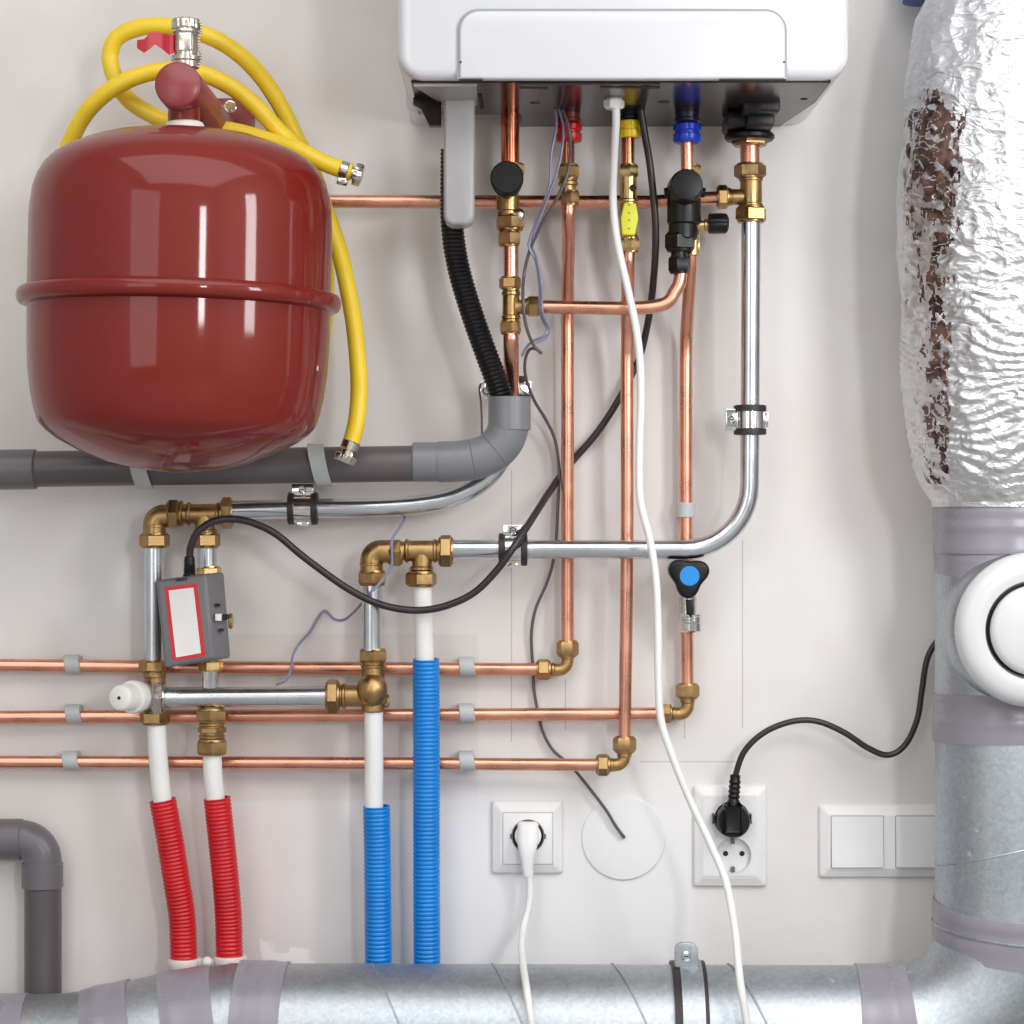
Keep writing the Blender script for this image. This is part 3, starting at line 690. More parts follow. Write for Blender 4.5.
# thermostatic valve
tv = fitting('thermostatic_valve', 'brass and nickel valve with white round thermostatic head', 'valve', LD,
        [('v', 155, 668, 714, 21), ('v', 154.5, 671, 678, 23), ('h', 696, 128, 160, 18)], [('v', 152.5, 660, 672, 28), ('v', 155, 711, 724, 31)])
build('union_nut', MB().hexnut(P(152, 697.5, .06), P(165, 697.5, .06), 18 * sc(.06), .5), 'nickel', tv)
q = P(146, 696, LD + .004); q2 = P(126, 698, .098)
hd = MB().lathe(q, q2 - q, [(0, .011), (.008, .014), (.012, .0182), (.026, .0180), (.03, .0165)], 36)
build('head_body', hd, 'clear', tv)
q3 = P(119, 698, .115); ax3 = (q3 - q).normalized(); LL = (q3 - q).length
hd2 = MB().lathe(q, ax3, [(LL - .036, .0150), (LL - .004, .0148), (LL - .001, .0135), (LL, .012)], 36)
hd2.lathe(q, ax3, [(.02, .0182), (.030, .0192), (.034, .0182)], 36)
build('head_cap', hd2, 'knob_white', tv)
build('head_hole', MB().cyl(q3 - ax3 * .001, q3 + ax3 * .0006, .0021, 16), 'hole', tv)
fitting('pipe_coupling', 'stacked brass coupling under the manifold bar', 'pipe fitting', LD,
        [('v', 212, 706, 712, 24), ('v', 212, 720, 744, 24), ('v', 212, 722, 726, 26), ('v', 212, 734, 739, 26)],
        [('v', 211, 709, 721, 33), ('v', 212, 726.5, 733, 29), ('v', 212, 740, 754, 33.5)])
whitepipe('white plastic pipe below the thermostatic valve with a red sleeve', [(156.5, 722, LD), (158, 755, LD), (162.5, 800, .052), (171, 850, .05), (178, 890, .047), (183, 930, .045), (184, 950, .045)])
whitepipe('white plastic pipe below the stacked brass coupling with a red sleeve', [(212, 752, LD), (213, 775, LD), (216, 805, .052), (222, 855, .05), (226, 895, .047), (229, 940, .045), (229.5, 950, .045)])

# sleeves
def sleeve(lbl, pts, w, m, pitch, group=None):
    path = sp(pts, 10); s = sc(pts[0][2]); step = pitch / 4
    path = resample(path, step); R_ = w / 2 * s
    am = .0006
    t = thing('corrugated_sleeve', lbl, 'pipe sleeve', path[-1], group)
    mb = MB()
    def rf(i): return R_ - am + am * (1, .6, -1, .6)[i % 4]
    mb.tube(path, R_, 28, caps=False, rfun=rf)
    # inner wall and rim
    n0 = len(mb.v); inner = MB().tube(path[:60], R_ - .0028, 28, caps=False)
    off = len(mb.v); mb.v += inner.v; mb.f += [tuple(i + off for i in f) for f in inner.f]
    for k in range(28): mb.f.append((k, (k + 1) % 28, off + (k + 1) % 28, off + k))
    build('sleeve_wall', mb, m, t); return t
sleeve('tall blue corrugated sleeve reaching up over the level copper pipes', [(426, 659, .0555), (426.3, 700, .052), (426.5, 760, .05), (426.5, 860, .047), (427, 965, .045), (427, 1000, .028), (427, 1040, .021), (427, 1110, .021)], 27.5, 'blue_sleeve', .0049)
sleeve('shorter blue corrugated sleeve ending below the level copper pipes', [(376.5, 806, .05), (377.5, 860, .047), (378.5, 965, .045), (379, 1000, .028), (379, 1040, .021), (379, 1110, .021)], 27.5, 'blue_sleeve', .0049)
sleeve('red corrugated sleeve below the thermostatic valve', [(162.5, 800, .052), (169, 835, .05), (176, 878, .047), (182, 918, .045), (184, 965, .045), (184, 1000, .028), (184, 1040, .021), (184, 1110, .021)], 27.5, 'red_sleeve', .0046)
sleeve('red corrugated sleeve below the stacked brass coupling', [(217, 798, .052), (221.5, 840, .05), (226, 885, .047), (228.5, 920, .045), (229.5, 965, .045), (230, 1000, .028), (230, 1040, .021), (230, 1110, .021)], 27.5, 'red_sleeve', .0046)
co = thing('pipe_guide', 'white twin-ring pipe guide at the foot of both red sleeves', 'pipe clip', P(207, 968, .045))
for xx, yy in ((184, 962), (230, 959.5)):
    q = P(xx, yy, .045); s = sc(.045)
    build('ring', MB().lathe((q.x, q.y, q.z + 4 * s), (0, 0, -1), [(0, 13.8 * s), (0, 16.5 * s), (.002, 17.2 * s), (8 * s, 16.5 * s), (10 * s, 15.5 * s), (10 * s, 13.8 * s)], 40), 'collar', co)
lk = MB().sphere(P(207, 962, .058), 5.5 * sc(.05)); a = P(198, 964, .05); b = P(216, 960, .05)
lk.box((a.x, -.053, a.z - .002), (b.x, -.04, b.z + .001), .001)
build('link', lk, 'collar', co)

# ------------------------------------------------------------------ level copper pipes and clips
pipe('copper_pipe', 'topmost of the three level copper pipes low on the wall', [(-160, 663, .018), (20, 665.5, .018), (320, 668, .02), (545, 669.5, .022)], 13, 'copper', sm=True)
pipe('copper_pipe', 'middle of the three level copper pipes low on the wall', [(-160, 718, .018), (20, 717, .018), (320, 715.5, .02), (668, 713.8, .022)], 13, 'copper', sm=True)
pipe('copper_pipe', 'lowest of the three level copper pipes low on the wall', [(-160, 762, .020), (20, 762, .020), (320, 763, .025), (603, 765, .04)], 12.6, 'copper', sm=True)
GR = None
def clip(lbl, x, y, d, vertical=False):
    """moulded pipe clip: C-shaped ring open outwards on a foot against the wall"""
    s = sc(d); r0 = 6.9 * s; r1 = 9.6 * s; hw = 7.5 * s; c = P(x, y, d)
    prof_ = []
    for k in range(13):
        a = math.radians(-128 + 256 * k / 12)      # 0 = towards viewer
        prof_.append((r1 * math.cos(a), r1 * math.sin(a)))
    prof_ += [(-d + .0001, r1 * .8), (-d + .0001, -r1 * .8)]
    rings = []
    for t_ in (-hw, -hw + .001, hw - .001, hw):
        f = .93 if abs(t_) == hw else 1
        if vertical: rings.append([(c.x + b * f, -(d + a * (f if a > 0 else 1)), c.z + t_) for a, b in prof_])
        else: rings.append([(c.x + t_ - b * .12, -(d + a * (f if a > 0 else 1)), c.z + b * f) for a, b in prof_])
    mb = MB().loft(rings)
    t = tag(build('pipe_clip', mb, 'clip'), lbl, 'pipe clip')
clip('grey plastic clip at the far end of the topmost level copper pipe', 73, 664, .018)
clip('grey plastic clip at the far end of the middle level copper pipe', 74, 713.5, .018)
clip('grey plastic clip at the far end of the lowest level copper pipe', 71, 760, .020)
clip('grey plastic clip on the topmost level copper pipe beside the blue sleeve', 467, 666, .0215)
clip('grey plastic clip on the middle level copper pipe beside the blue sleeve', 467, 712.5, .0215)
clip('grey plastic clip on the lowest level copper pipe beside the blue sleeve', 467, 761, .033)
clip('grey plastic clip on the kinked upright copper pipe above the stop valve', 685.5, 510, .022, True)

# rubber lined pipe bands
def band(lbl, x, y, d, rpx, half, vertical, tabw, tabs=1, name='pipe_band'):
    s = sc(d); c = P(x, y, d); axv = Vector((0, 0, 1)) if vertical else Vector((1, 0, 0))
    t = thing(name, lbl, 'pipe clamp', c)
    rb = MB()
    for sg in (-1, 1):
        a0 = c + axv * (sg * half * s); 
        rb.lathe(a0, axv * -sg, [(0, rpx * s), (0, (rpx + 4.5) * s), (.001, (rpx + 6.6) * s), (6 * s, (rpx + 6.6) * s), (7 * s, (rpx + 4) * s), (7 * s, rpx * s)], 36)
    build('rubber_lining', rb, 'black_rubber', t)
    st = MB().lathe(c - axv * (half - 5.5) * s, axv, [(0, (rpx + 1) * s), (0, (rpx + 4.8) * s), ((half - 5.5) * 2 * s, (rpx + 4.8) * s), ((half - 5.5) * 2 * s, (rpx + 1) * s)], 36)
    # stem to the wall
    st.cyl(c, Vector((c.x, 0, c.z)), .004)
    build('strap', st, 'chrome', t)
    side = Vector((-1, 0, 0)) if vertical else Vector((0, 0, 1))
    tb = MB(); e0 = c + side * (rpx + 3) * s; e1 = c + side * (rpx + 15) * s
    if vertical: tb.box((e1.x, -d - .007, c.z - tabw * s), (e0.x, -d + .002, c.z + tabw * s), .001)
    else: tb.box((c.x - tabw * s, -d - .007, e0.z), (c.x + tabw * s, -d + .002, e1.z), .001)
    build('ear', tb, 'chrome', t)
    q = (e0 + e1) / 2 + Vector((0, -.007, 0))
    scw = MB().lathe(q, (0, -1, 0), [(0, .0048), (.0015, .0046), (.003, .003)], 20); 
    so = build('screw', scw, 'chrome', t)
    build('screw_slot', MB().box(q + Vector((-.0027, -.0035, -.0005)), q + Vector((.0027, -.0028, .0005))), 'slot', so)
    ot = MB(); f0 = c - side * (rpx + 3) * s; f1 = c - side * (rpx + 8) * s
    lo = Vector((min(f0.x, f1.x), -d - .005, min(f0.z, f1.z))); hi = Vector((max(f0.x, f1.x), -d + .002, max(f0.z, f1.z)))
    if vertical: lo.z = c.z - tabw * .7 * s; hi.z = c.z + tabw * .7 * s
    else: lo.x = c.x - tabw * .55 * s; hi.x = c.x + tabw * .55 * s
    ot.box(lo, hi, .0008); build('hinge', ot, 'chrome', t)
    return t
band('rubber-lined pipe clamp on the level zinc pipe below the tank', 303, 508.5, LD, 9.8, 15, False, 11)
band('rubber-lined pipe clamp with the black cable crossing in front', 513, 549.5, .064, 9.8, 14.5, False, 10)
band('rubber-lined pipe clamp on the tall upright zinc pipe', 750, 420, .066, 9.8, 15, True, 11)

# ------------------------------------------------------------------ grey PVC
GD = .09
def pvc(name, lbl, cat, loc): return thing(name, lbl, cat, loc)
dpz = pvc('drain_pipe', 'level dark grey plastic waste pipe behind the tank bottom', 'pipe', P(220, 487, GD))
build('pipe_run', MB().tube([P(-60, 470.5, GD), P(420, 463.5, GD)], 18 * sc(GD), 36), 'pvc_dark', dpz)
build('socket_sleeve', MB().cyl(P(-60, 470.5, GD), P(37, 469.3, GD), 20.2 * sc(GD), 40, .08), 'pvc', dpz)
el = pvc('drain_elbow', 'light grey plastic elbow taking the black corrugated hose', 'pipe fitting', P(509, 400, GD))
pth = sp([(438, 462, GD), (460, 461, GD), (477, 458.5, GD), (492, 452, GD), (502.5, 441.5, GD), (507.8, 429, GD), (509.3, 416, GD)], 8)
build('bend', MB().tube(pth, 20.6 * sc(GD), 40), 'pvc_light', el)
build('socket_sleeve', MB().cyl(P(412, 462, GD), P(440, 462, GD), 19.8 * sc(GD), 40, .08), 'pvc_light', el)
cup = MB().lathe(P(509.5, 430, GD), (0, 0, 1), [(-.001, 19 * sc(GD)), (0, 21.3 * sc(GD)), (32.5 * sc(GD), 21.3 * sc(GD)), (33 * sc(GD), 20.8 * sc(GD)), (33 * sc(GD), 18.8 * sc(GD)), (8 * sc(GD), 18.8 * sc(GD)), (8 * sc(GD), 0)], 44)
build('open_socket', cup, 'pvc_light', el)
for i in (14, 26): 
    q = pth[i]; t_ = (pth[i + 1] - pth[i - 1])
    build('joint_rib', MB().lathe(q, t_, [(-.0008, 20.6 * sc(GD)), (0, 21.3 * sc(GD)), (.0008, 20.6 * sc(GD))], 44, caps=False), 'pvc_light', el)
# wire hoop and strap behind the elbow
wh = tag(build('wire_hook', MB().tube(sp([(482, 436, .06), (481, 405, .06), (479.5, 388, .06), (483, 382, .06), (490, 382, .06)], 8), .0016, 8), 'steel'), 'thin bent wire hook beside the grey plastic elbow', 'hook')
bk = thing('wall_strap', 'small zinc strap with screw behind the grey plastic elbow', 'bracket', P(505, 398, .045))
a = P(484, 400, .03); b = P(531, 381, .03)
build('strap', MB().box((a.x, -.036, a.z), (b.x, -.03, b.z), .001), 'chrome', bk)
q = P(486.5, 391, .036)
build('screw', MB().lathe(q, (0, -1, 0), [(0, .005), (.0015, .005), (.003, .003)], 20), 'chrome', bk)
build('rubber_pad', MB().box((P(518, 0, .05).x, -.052, P(0, 398, .05).z), (P(530, 0, .05).x, -.044, P(0, 394.5, .05).z), .001), 'black_rubber', bk)
build('rubber_pad', MB().box((P(518, 0, .04).x, -.044, P(0, 380.5, .05).z), (P(525.5, 0, .04).x, -.03, P(0, 375.5, .05).z), .001), 'black_rubber', bk)
def pvclip(lbl, x):
    s = sc(GD); c = P(x, 469.5 - x * .0145, GD); r0 = 18.3 * s; r1 = 21.5 * s; pr = []
    for k in range(17):
        a = math.radians(-100 + 225 * k / 16); pr.append((r1 * math.cos(a), r1 * math.sin(a)))
    for k in range(17):
        a = math.radians(125 - 225 * k / 16); pr.append((r0 * math.cos(a), r0 * math.sin(a)))
    hw = 8 * s
    rings = [[(c.x + t_ - b * .22, -(GD + a), c.z + b) for a, b in pr] for t_ in (-hw, hw)]
    mb = MB().loft(rings)
    mb.box((c.x - hw, -(GD - r0 * .95), c.z - .012), (c.x + hw, 0, c.z + .004), .001)
    tag(build('pipe_saddle', mb, 'clip'), lbl, 'pipe clip')
pvclip('pale clip round the dark waste pipe under the middle of the tank', 141)
pvclip('pale clip round the dark waste pipe beside the tank bottom', 320)
# lower corner PVC
ld_ = .026
lp_ = pvc('drain_pipe', 'dark grey plastic pipe rising beside the red sleeves and bending to the side', 'pipe', P(43, 1000, ld_))
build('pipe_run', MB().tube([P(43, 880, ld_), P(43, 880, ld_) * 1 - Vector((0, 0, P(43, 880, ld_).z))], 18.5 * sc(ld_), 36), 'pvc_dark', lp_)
build('pipe_run', MB().tube([P(-80, 839, ld_), P(5, 839, ld_)], 18.5 * sc(ld_), 36), 'pvc', lp_)
e2 = fillet([P(0, 839, ld_), P(42.5, 839, ld_), P(42.5, 880, ld_)], 22 * sc(ld_))
build('bend', MB().tube(e2, 19 * sc(ld_), 40), 'pvc', lp_)
build('socket_sleeve', MB().cyl(P(-20, 839, ld_), P(23, 839, ld_), 20.3 * sc(ld_), 40, .06), 'pvc', lp_)
build('socket_sleeve', MB().cyl(P(42.5, 862, ld_), P(42.5, 888, ld_), 20.5 * sc(ld_), 40, .06), 'pvc', lp_)

# corrugated black hose
hp = resample(sp([(452, 150, .085), (451.5, 200, .085), (453, 235, .086), (459, 270, .088), (470, 308, .09), (484, 348, .092), (496, 380, .094), (503, 402, .094), (506, 415, .094)], 10), .0012)
tag(build('drain_hose', MB().tube(hp, .0125, 26, rfun=lambda i: .0127 + .0007 * (1, .4, -1, .4)[i % 4]), 'black'), 'black corrugated drain hose running into the grey plastic elbow', 'hose')

# ------------------------------------------------------------------ cables and wires
def cable(name, lbl, pts, r, m, seg=12, n=8, cat='cable'):
    return tag(build(name, MB().tube(sp(pts, n), r, seg), m), lbl, cat)
# black actuator cable
t = thing('power_cable', 'black cable from actuator box sweeping up to the boiler', 'cable', P(189.5, 575, .1))
cpts = [(189.5, 556, .102), (191, 546, .104), (198, 532, .106), (213, 521.5, .105), (231, 519, .100), (250, 522, .098), (275, 533.5, .095), (300, 554, .092), (325, 573, .09), (350, 590, .088), (375, 602.5, .087), (400, 609, .086), (425, 610, .086),
        (450, 604.5, .088), (475, 592, .09), (497, 570, .094), (513, 548, .096), (530, 522, .075), (548, 494, .035), (562, 474, .011), (576, 457, .007), (592, 439, .011), (606, 420, .014), (619, 399, .014), (630, 378, .012), (640, 356, .014), (648, 322, .03), (652.5, 290, .06), (655.5, 250, .085), (655, 215, .095), (650, 165, .1), (644, 130, .11), (640, 104, .115), (640, 97, .118)]
build('sheath', MB().tube(sp(cpts, 8), .0042, 14), 'cable_black', t)
bt = MB(); n = 24; q0 = P(189.5, 577, .1)
rr = []
for k, (h, r) in enumerate([(0, 6.6), (3, 6.3), (4, 5.6), (6, 6.1), (7, 5.5), (9, 6), (10, 5.4), (12, 5.8), (13, 5.3), (16, 5.6), (20, 5), (21, 4)]):
    rr.append((h * sc(.1), r * sc(.1)))
bt.lathe(q0, (0, 0, 1), rr, 24); build('strain_relief', bt, 'black', t)
# white cable with gland
t = thing('power_cable', 'long white cable hanging from the boiler across all the pipes', 'cable', P(616, 104, .13))
gd = on_base(614, 103)
build('cable_gland', MB().hexnut(P(614, 108.5, .19), P(614, 99.5, .19), 10.5 * sc(.19), .1), 'white', t)
wpts = [(616, 105, .19), (616, 122, .186), (614, 160, .155), (613, 200, .13), (617, 240, .13), (628, 290, .13), (635.5, 325, .13), (640, 360, .13), (641, 400, .13), (639.5, 450, .13), (640.5, 500, .13), (650, 540, .13), (656, 580, .13), (658, 630, .13), (658.5, 680, .13),
        (661, 720, .13), (672, 755, .13), (690, 800, .13), (710, 843, .135), (726, 882, .15), (735, 930, .185), (740, 980, .212), (747, 1024, .217), (752, 1060, .21), (756, 1110, .19)]
build('sheath', MB().tube(sp(wpts, 8), .0044, 14), 'white_cable', t)
# bell wires
cable('bell_wire', 'thin grey wire hanging from boiler to the round blank cover', [(560, 104, .12), (568, 125, .12), (570.5, 150, .117), (567, 175, .118), (556, 200, .117), (541, 226, .11), (530, 250, .105), (524, 275, .1), (523, 300, .114), (526, 325, .11), (533, 344, .10), (541, 353, .095), (536, 349, .09), (529, 350, .085), (525, 362, .08), (526, 378, .07), (534, 400, .05), (546, 420, .03), (555, 440, .022), (559, 470, .02), (558, 505, .018), (555, 550, .016), (548, 580, .014), (536, 608, .012), (531.5, 632, .008), (532, 655, .006), (533, 669, .006), (534, 690, .007), (538, 712, .008), (543, 732, .008), (553, 750, .008), (571, 766, .010), (590, 789, .01), (606, 810, .01), (615, 825, .01), (623, 836, .008), (624, 836.5, .003)], .0019, 'wire_dark', 8, 6, 'wire')
cable('bell_wire', 'pale lilac wire twisting down from the boiler beside the copper pipes', [(554, 103, .12), (556.5, 125, .12), (551, 155, .12), (549.5, 185, .12), (541, 210, .115), (531, 235, .11), (529, 247, .108), (536, 262, .105), (539.5, 285, .1), (540, 305, .115), (542, 318, .11), (547, 329, .1), (544, 336, .1), (533, 341, .095), (526, 348, .09), (522, 356, .085)], .0016, 'wire_lilac', 8, 6, 'wire')
cable('bell_wire', 'second lilac wire starting beside the red collar', [(557, 103, .122), (563, 125, .124), (562, 150, .124), (555, 178, .122), (544, 208, .118), (535, 230, .112), (532, 246, .104), (537, 259, .108), (541.5, 285, .103), (542, 305, .12), (544, 318, .114), (549, 328, .1), (546, 338, .098), (534, 344, .1)], .0014, 'wire_lilac', 8, 6, 'wire')
cable('bell_wire', 'thin lilac wire draped over the central brass elbow', [(404, 515, .03), (404.5, 519, .04), (400, 527, .07), (392, 540, .085), (392, 554, .085), (391, 567, .083), (380, 583, .083), (369, 594, .083), (362, 603, .06), (352, 614, .03), (343, 620, .015), (334, 619, .01), (325, 611, .008), (318, 618, .008), (310, 632, .010), (300, 643, .018), (293, 655, .034), (291, 668, .035), (286, 680, .036), (276, 685, .035)], .0016, 'wire_lilac', 8, 6, 'wire')

# ------------------------------------------------------------------ sockets and switch
def frame(t, x0, x1, y0, y1, cap=True):
    s = sc(0)
    rin = lambda i, dd, r: [(x, -dd, z) for x, z in rrect(x0 + i, x1 - i, y0 + i, y1 - i, r, 0, 'bl br tr tl', 4)]
    mb = MB().loft([rin(0, 0, 3), rin(0, .003, 3), rin(1.5, .006, 3), rin(8, .0095, 3), rin(9.5, .0105, 2.5), rin(11, .0105, 2)], True, cap)
    return build('frame', mb, 'socket', t, angle=30)
def sock_face(t, cx, cy, r, parent):
    q = P(cx, cy, .0095)
    s = sc(.01)
    rimm = MB().lathe(q, (0, -1, 0), [(.0008, (r + 1.3) * s), (.0022, (r + .6) * s), (.0022, r * s), (.0005, (r - 1) * s), (.0005, 0)], 48)
    return build('socket_well', rimm, 'socket', parent, angle=25)
# single socket with white plug
t = thing('wall_socket', 'single white wall socket holding a white plug', 'socket', P(527, 873, 0))
frame(t, 491.5, 563, 800, 873)
a = P(503, 864, .0105); b = P(552.5, 813, .0105)
mb = MB().box((a.x, -.0118, a.z), (b.x, -.009, b.z), .0008); ins = build('insert', mb, 'socket', t)
sl = MB().box((a.x - .0006, -.0107, a.z - .0006), (b.x + .0006, -.009, b.z + .0006)); build('insert_gap', sl, 'seam', t)
q = P(528, 836, .0118)
rw = build('socket_ring', MB().lathe(q, (0, -1, 0), [(0, 16.6 * sc(.01)), (.0006, 16.6 * sc(.01)), (.0006, 15.2 * sc(.01)), (0, 15.2 * sc(.01))], 48), 'wire_grey', ins)
for xx in (511.5, 544.5): build('earth_clip', MB().box(P(xx - 1.5, 838.5, .0118), P(xx + 1.5, 834, .0118) + Vector((0, -.0012, 0))), 'wire_grey', ins)
t = thing('power_cable', 'white plug and cable hanging down from the single socket', 'cable', P(527, 840, .02))
pl = MB(); 
rings = []
for (x, y, w, d, th) in ((528, 822, 8, .018, .006), (528, 824, 10.5, .019, .008), (528, 838, 11, .021, .010), (527.5, 848, 9.5, .023, .010), (527.3, 858, 6.8, .024, .008), (527.5, 868, 5.8, .024, .006), (528.5, 876, 5, .024, .005)):
    c = P(x, y, d); s = sc(d)
    rings.append([(c.x + w * s * math.copysign(abs(math.cos(a)) ** .7, math.cos(a)), c.y + th * math.copysign(abs(math.sin(a)) ** .7, math.sin(a)), c.z) for a in [2 * PI * k / 24 for k in range(24)]])
pl.loft(rings); pl.cyl(P(528, 836, .012), P(528, 836, .022), 13.3 * sc(.02), 40)
build('plug', pl, 'white', t)
build('sheath', MB().tube(sp([(528.5, 872, .024), (530, 885, .024), (529, 905, .026), (524, 925, .035), (521.5, 945, .075), (523, 965, .13), (526, 985, .195), (529, 1005, .215), (532, 1030, .22), (534, 1080, .21), (535, 1140, .18)], 8), .0042, 14), 'white_cable', t)
# blank round cover
q = P(623.5, 838, 0)
tag(build('socket_blank_cover', MB().lathe(q, (0, -1, 0), [(0, 42 * sc(0)), (.0015, 42 * sc(0)), (.0028, 41 * sc(0)), (.003, 40 * sc(0)), (.0031, 0)], 96), 'cover', angle=15), 'flat round white blank cover with a thin wire entering it', 'cover plate')
# double socket
t = thing('wall_socket', 'double upright white wall socket with a black plug in its upper half', 'socket', P(730, 886, 0))
frame(t, 693, 766.5, 785, 886, False)
ff = MB()
for cx_, cy_, ya, yb in ((732, 819, 795.5, 837), (733.5, 855.5, 837, 876)):
    sq_ = rrect(703.2, 757, ya, yb, 1.5, .0105, 'bl br tr tl', 4); cc = P(cx_, cy_, .0112); s0 = sc(.0105); rw_ = 18 * s0
    dens = []
    for k in range(len(sq_)):
        a_ = Vector(sq_[k]); b_ = Vector(sq_[(k + 1) % len(sq_)]); m_ = max(1, int((b_ - a_).length / .0015))
        dens += [a_.lerp(b_, q_ / m_) for q_ in range(m_)]
    th = [math.atan2(p[1] - cc.z, p[0] - cc.x) for p in dens]
    cir = lambda r_, d_: [(cc.x + r_ * math.cos(t_), -d_, cc.z + r_ * math.sin(t_)) for t_ in th]
    ff.loft([[(p[0], -.009, p[1]) for p in dens], [(p[0], -.0110, p[1]) for p in dens], cir(rw_ + .0008, .0112), cir(rw_, .0118), cir(rw_ - .0006, .0112), cir(rw_ - .0014, .004)], False, True)
ff = build('insert', ff, 'socket', t, angle=30)
for xx in (725.5, 742): build('contact_hole', MB().cyl(P(xx, 853.5, .004), P(xx, 853.5, .0046), 2.7 * sc(.01), 16), 'hole', ff)
for yy in (841.5, 869.5):
    q = P(733, yy, .0102)
    build('earth_contact', MB().box(q + Vector((-.0022, -.0006, -.0028)), q + Vector((.0022, .006, .0028)), .0005), 'wire_grey', ff)
t = thing('power_cable', 'black plug and arched black cable leading behind the steel duct', 'cable', P(732, 819, .02))
pb = MB(); q = P(732, 819, .01)
pb.lathe(q, (0, -1, 0), [(.0, 16.5 * sc(.02)), (.004, 17 * sc(.02)), (.02, 16.8 * sc(.02)), (.024, 15.5 * sc(.02))], 40)
for xx in (714.8, 749.2): pb.box(P(xx - 2.3, 822, .012), P(xx + 2.3, 815, .024), .001)
pb.box(P(724, 832, .03), P(741, 806, .041), .003)
build('plug', pb, 'black', t)
nb = MB().lathe(P(733, 810, .032), P(735.3, 775, .03) - P(733, 810, .032), [(0, .0075), (.008, .0075)] + [(.010 + k * .0028, (.0072, .0058)[k % 2]) for k in range(10)] + [(.04, .0062), (.0415, .0045)], 24)
build('strain_relief', nb, 'black', t)
build('sheath', MB().tube(sp([(735, 782, .03), (737, 770, .032), (744, 752, .035), (758, 737, .037), (776, 726.5, .037), (798, 720.5, .036), (820, 722, .034), (845, 733, .032), (868, 748, .03), (888, 755, .028), (905, 745, .026), (917, 720, .024), (922, 690, .022), (927, 660, .02), (938, 640, .018), (955, 628, .018), (985, 620, .018), (1040, 615, .018)], 8), .0036, 14), 'cable_black', t)
# switch
t = thing('wall_switch', 'double white rocker switch partly behind the steel duct', 'switch', P(890, 877, 0))
frame(t, 818.5, 962, 804, 877)
for x0, x1 in ((831.5, 883), (896, 948)):
    gp = build('rocker_gap', MB().prism(rrect(x0 - .8, x1 + .8, 815.5, 867.8, 1, .0105, 'bl br tr tl', 2), .009, .0108), 'seam', t)
    # slightly tipped rocker
    a = P(x0, 867, .0105); b = P(x1, 816.3, .0105)
    mb = MB().loft([[(a.x, -.009, a.z), (b.x, -.009, a.z), (b.x, -.009, b.z), (a.x, -.009, b.z)], [(a.x, -.0145, a.z), (b.x, -.0145, a.z), (b.x, -.0112, b.z), (a.x, -.0112, b.z)]])
    build('rocker', mb, 'socket', t)

# ------------------------------------------------------------------ steel ducts
DD = .125; ds = sc(DD); DR = 70 * ds
path_h = [P(x, y, DD) for x, y in ((1006, 410), (1006, 1035))]
duct = thing('ventilation_duct', 'round galvanised duct rising from a sweeping elbow beside the switch', 'duct', P(1006, 1000, DD))
vp = fillet([P(1006, 410, DD), P(1006, 1036, DD), P(868, 1036, DD)], 108 * ds, 16)
# vertical tube + elbow as one body
build('duct_wall', MB().tube(vp, DR, 64, caps=False), 'galv', duct, angle=40)
def wrap(path, x_or_none, r, seg=72, parent=None, skew=0, wr=.0012, thick=.0012, name='tape_wrap'):
    """tape wound round a duct: path = list of centre points"""
    path = [Vector(p) for p in path]; tot = sum((b - a).length for a, b in zip(path, path[1:]))
    fine = resample(path, tot / 14); mb = MB(); rings = []
    ax_ = None; n = None
    for i, p in enumerate(fine):
        t_ = (fine[min(i + 1, len(fine) - 1)] - fine[max(i - 1, 0)]).normalized()
        if n is None:
            n = t_.cross(Vector((0, 1, 0))).normalized()
        n = (n - t_ * n.dot(t_)).normalized(); b = t_.cross(n); rg_ = []
        for k in range(seg):
            a = 2 * PI * k / seg; dr = n * math.cos(a) + b * math.sin(a)
            q = p + t_ * skew * math.sin(a + .6)
            w = noise.noise(Vector((q.x * 22 + i * .35, q.y * 22, q.z * 30))) + .5 * noise.noise(Vector((q.x * 60, q.y * 60, q.z * 90)))
            rg_.append(q + dr * (r + thick + wr * w))
        rings.append(rg_)
    e0 = [p - (p - fine[0]).normalized() * (thick + 2.0 * wr) for p in rings[0]]; e1 = [p - (p - fine[-1]).normalized() * (thick + 2.0 * wr) for p in rings[-1]]
    mb.loft([e0] + rings + [e1], False, False)
    return build(name, mb, 'tape', parent, angle=60)
wrap([P(1006, 503, DD), P(1006, 553, DD)], 0, DR, parent=duct, wr=.0022, thick=.002)
wrap([P(1006, 548, DD), P(1006, 578, DD)], 0, DR, parent=duct, skew=.006, wr=.0006, thick=.0006)
wrap([P(1006, 692, DD), P(1006, 740, DD)], 0, DR, parent=duct, skew=-.003, wr=.002, thick=.002)
wrap([P(1006, 905, DD), P(1006, 955, DD)], 0, DR, parent=duct, skew=.009, wr=.0014, thick=.0026)
def seamring(c, ax_, r, tilt, parent, th=.0011):
    t_ = Vector(ax_); n = t_.cross(Vector((0, 1, 0))).normalized(); b = t_.cross(n); pts = []
    for k in range(65):
        a = 2 * PI * k / 64; pts.append(Vector(c) + (n * math.cos(a) + b * math.sin(a)) * r - t_ * tilt * math.cos(a + .4))
    return build('seam_rib', MB().tube(pts, th, 6, caps=False), 'galv', parent)
seamring(P(1006, 848, DD), (0, 0, 1), DR, .02, duct)
seamring(P(1006, 930, DD), (0, 0, 1), DR + .003, -.009, duct, .0016)

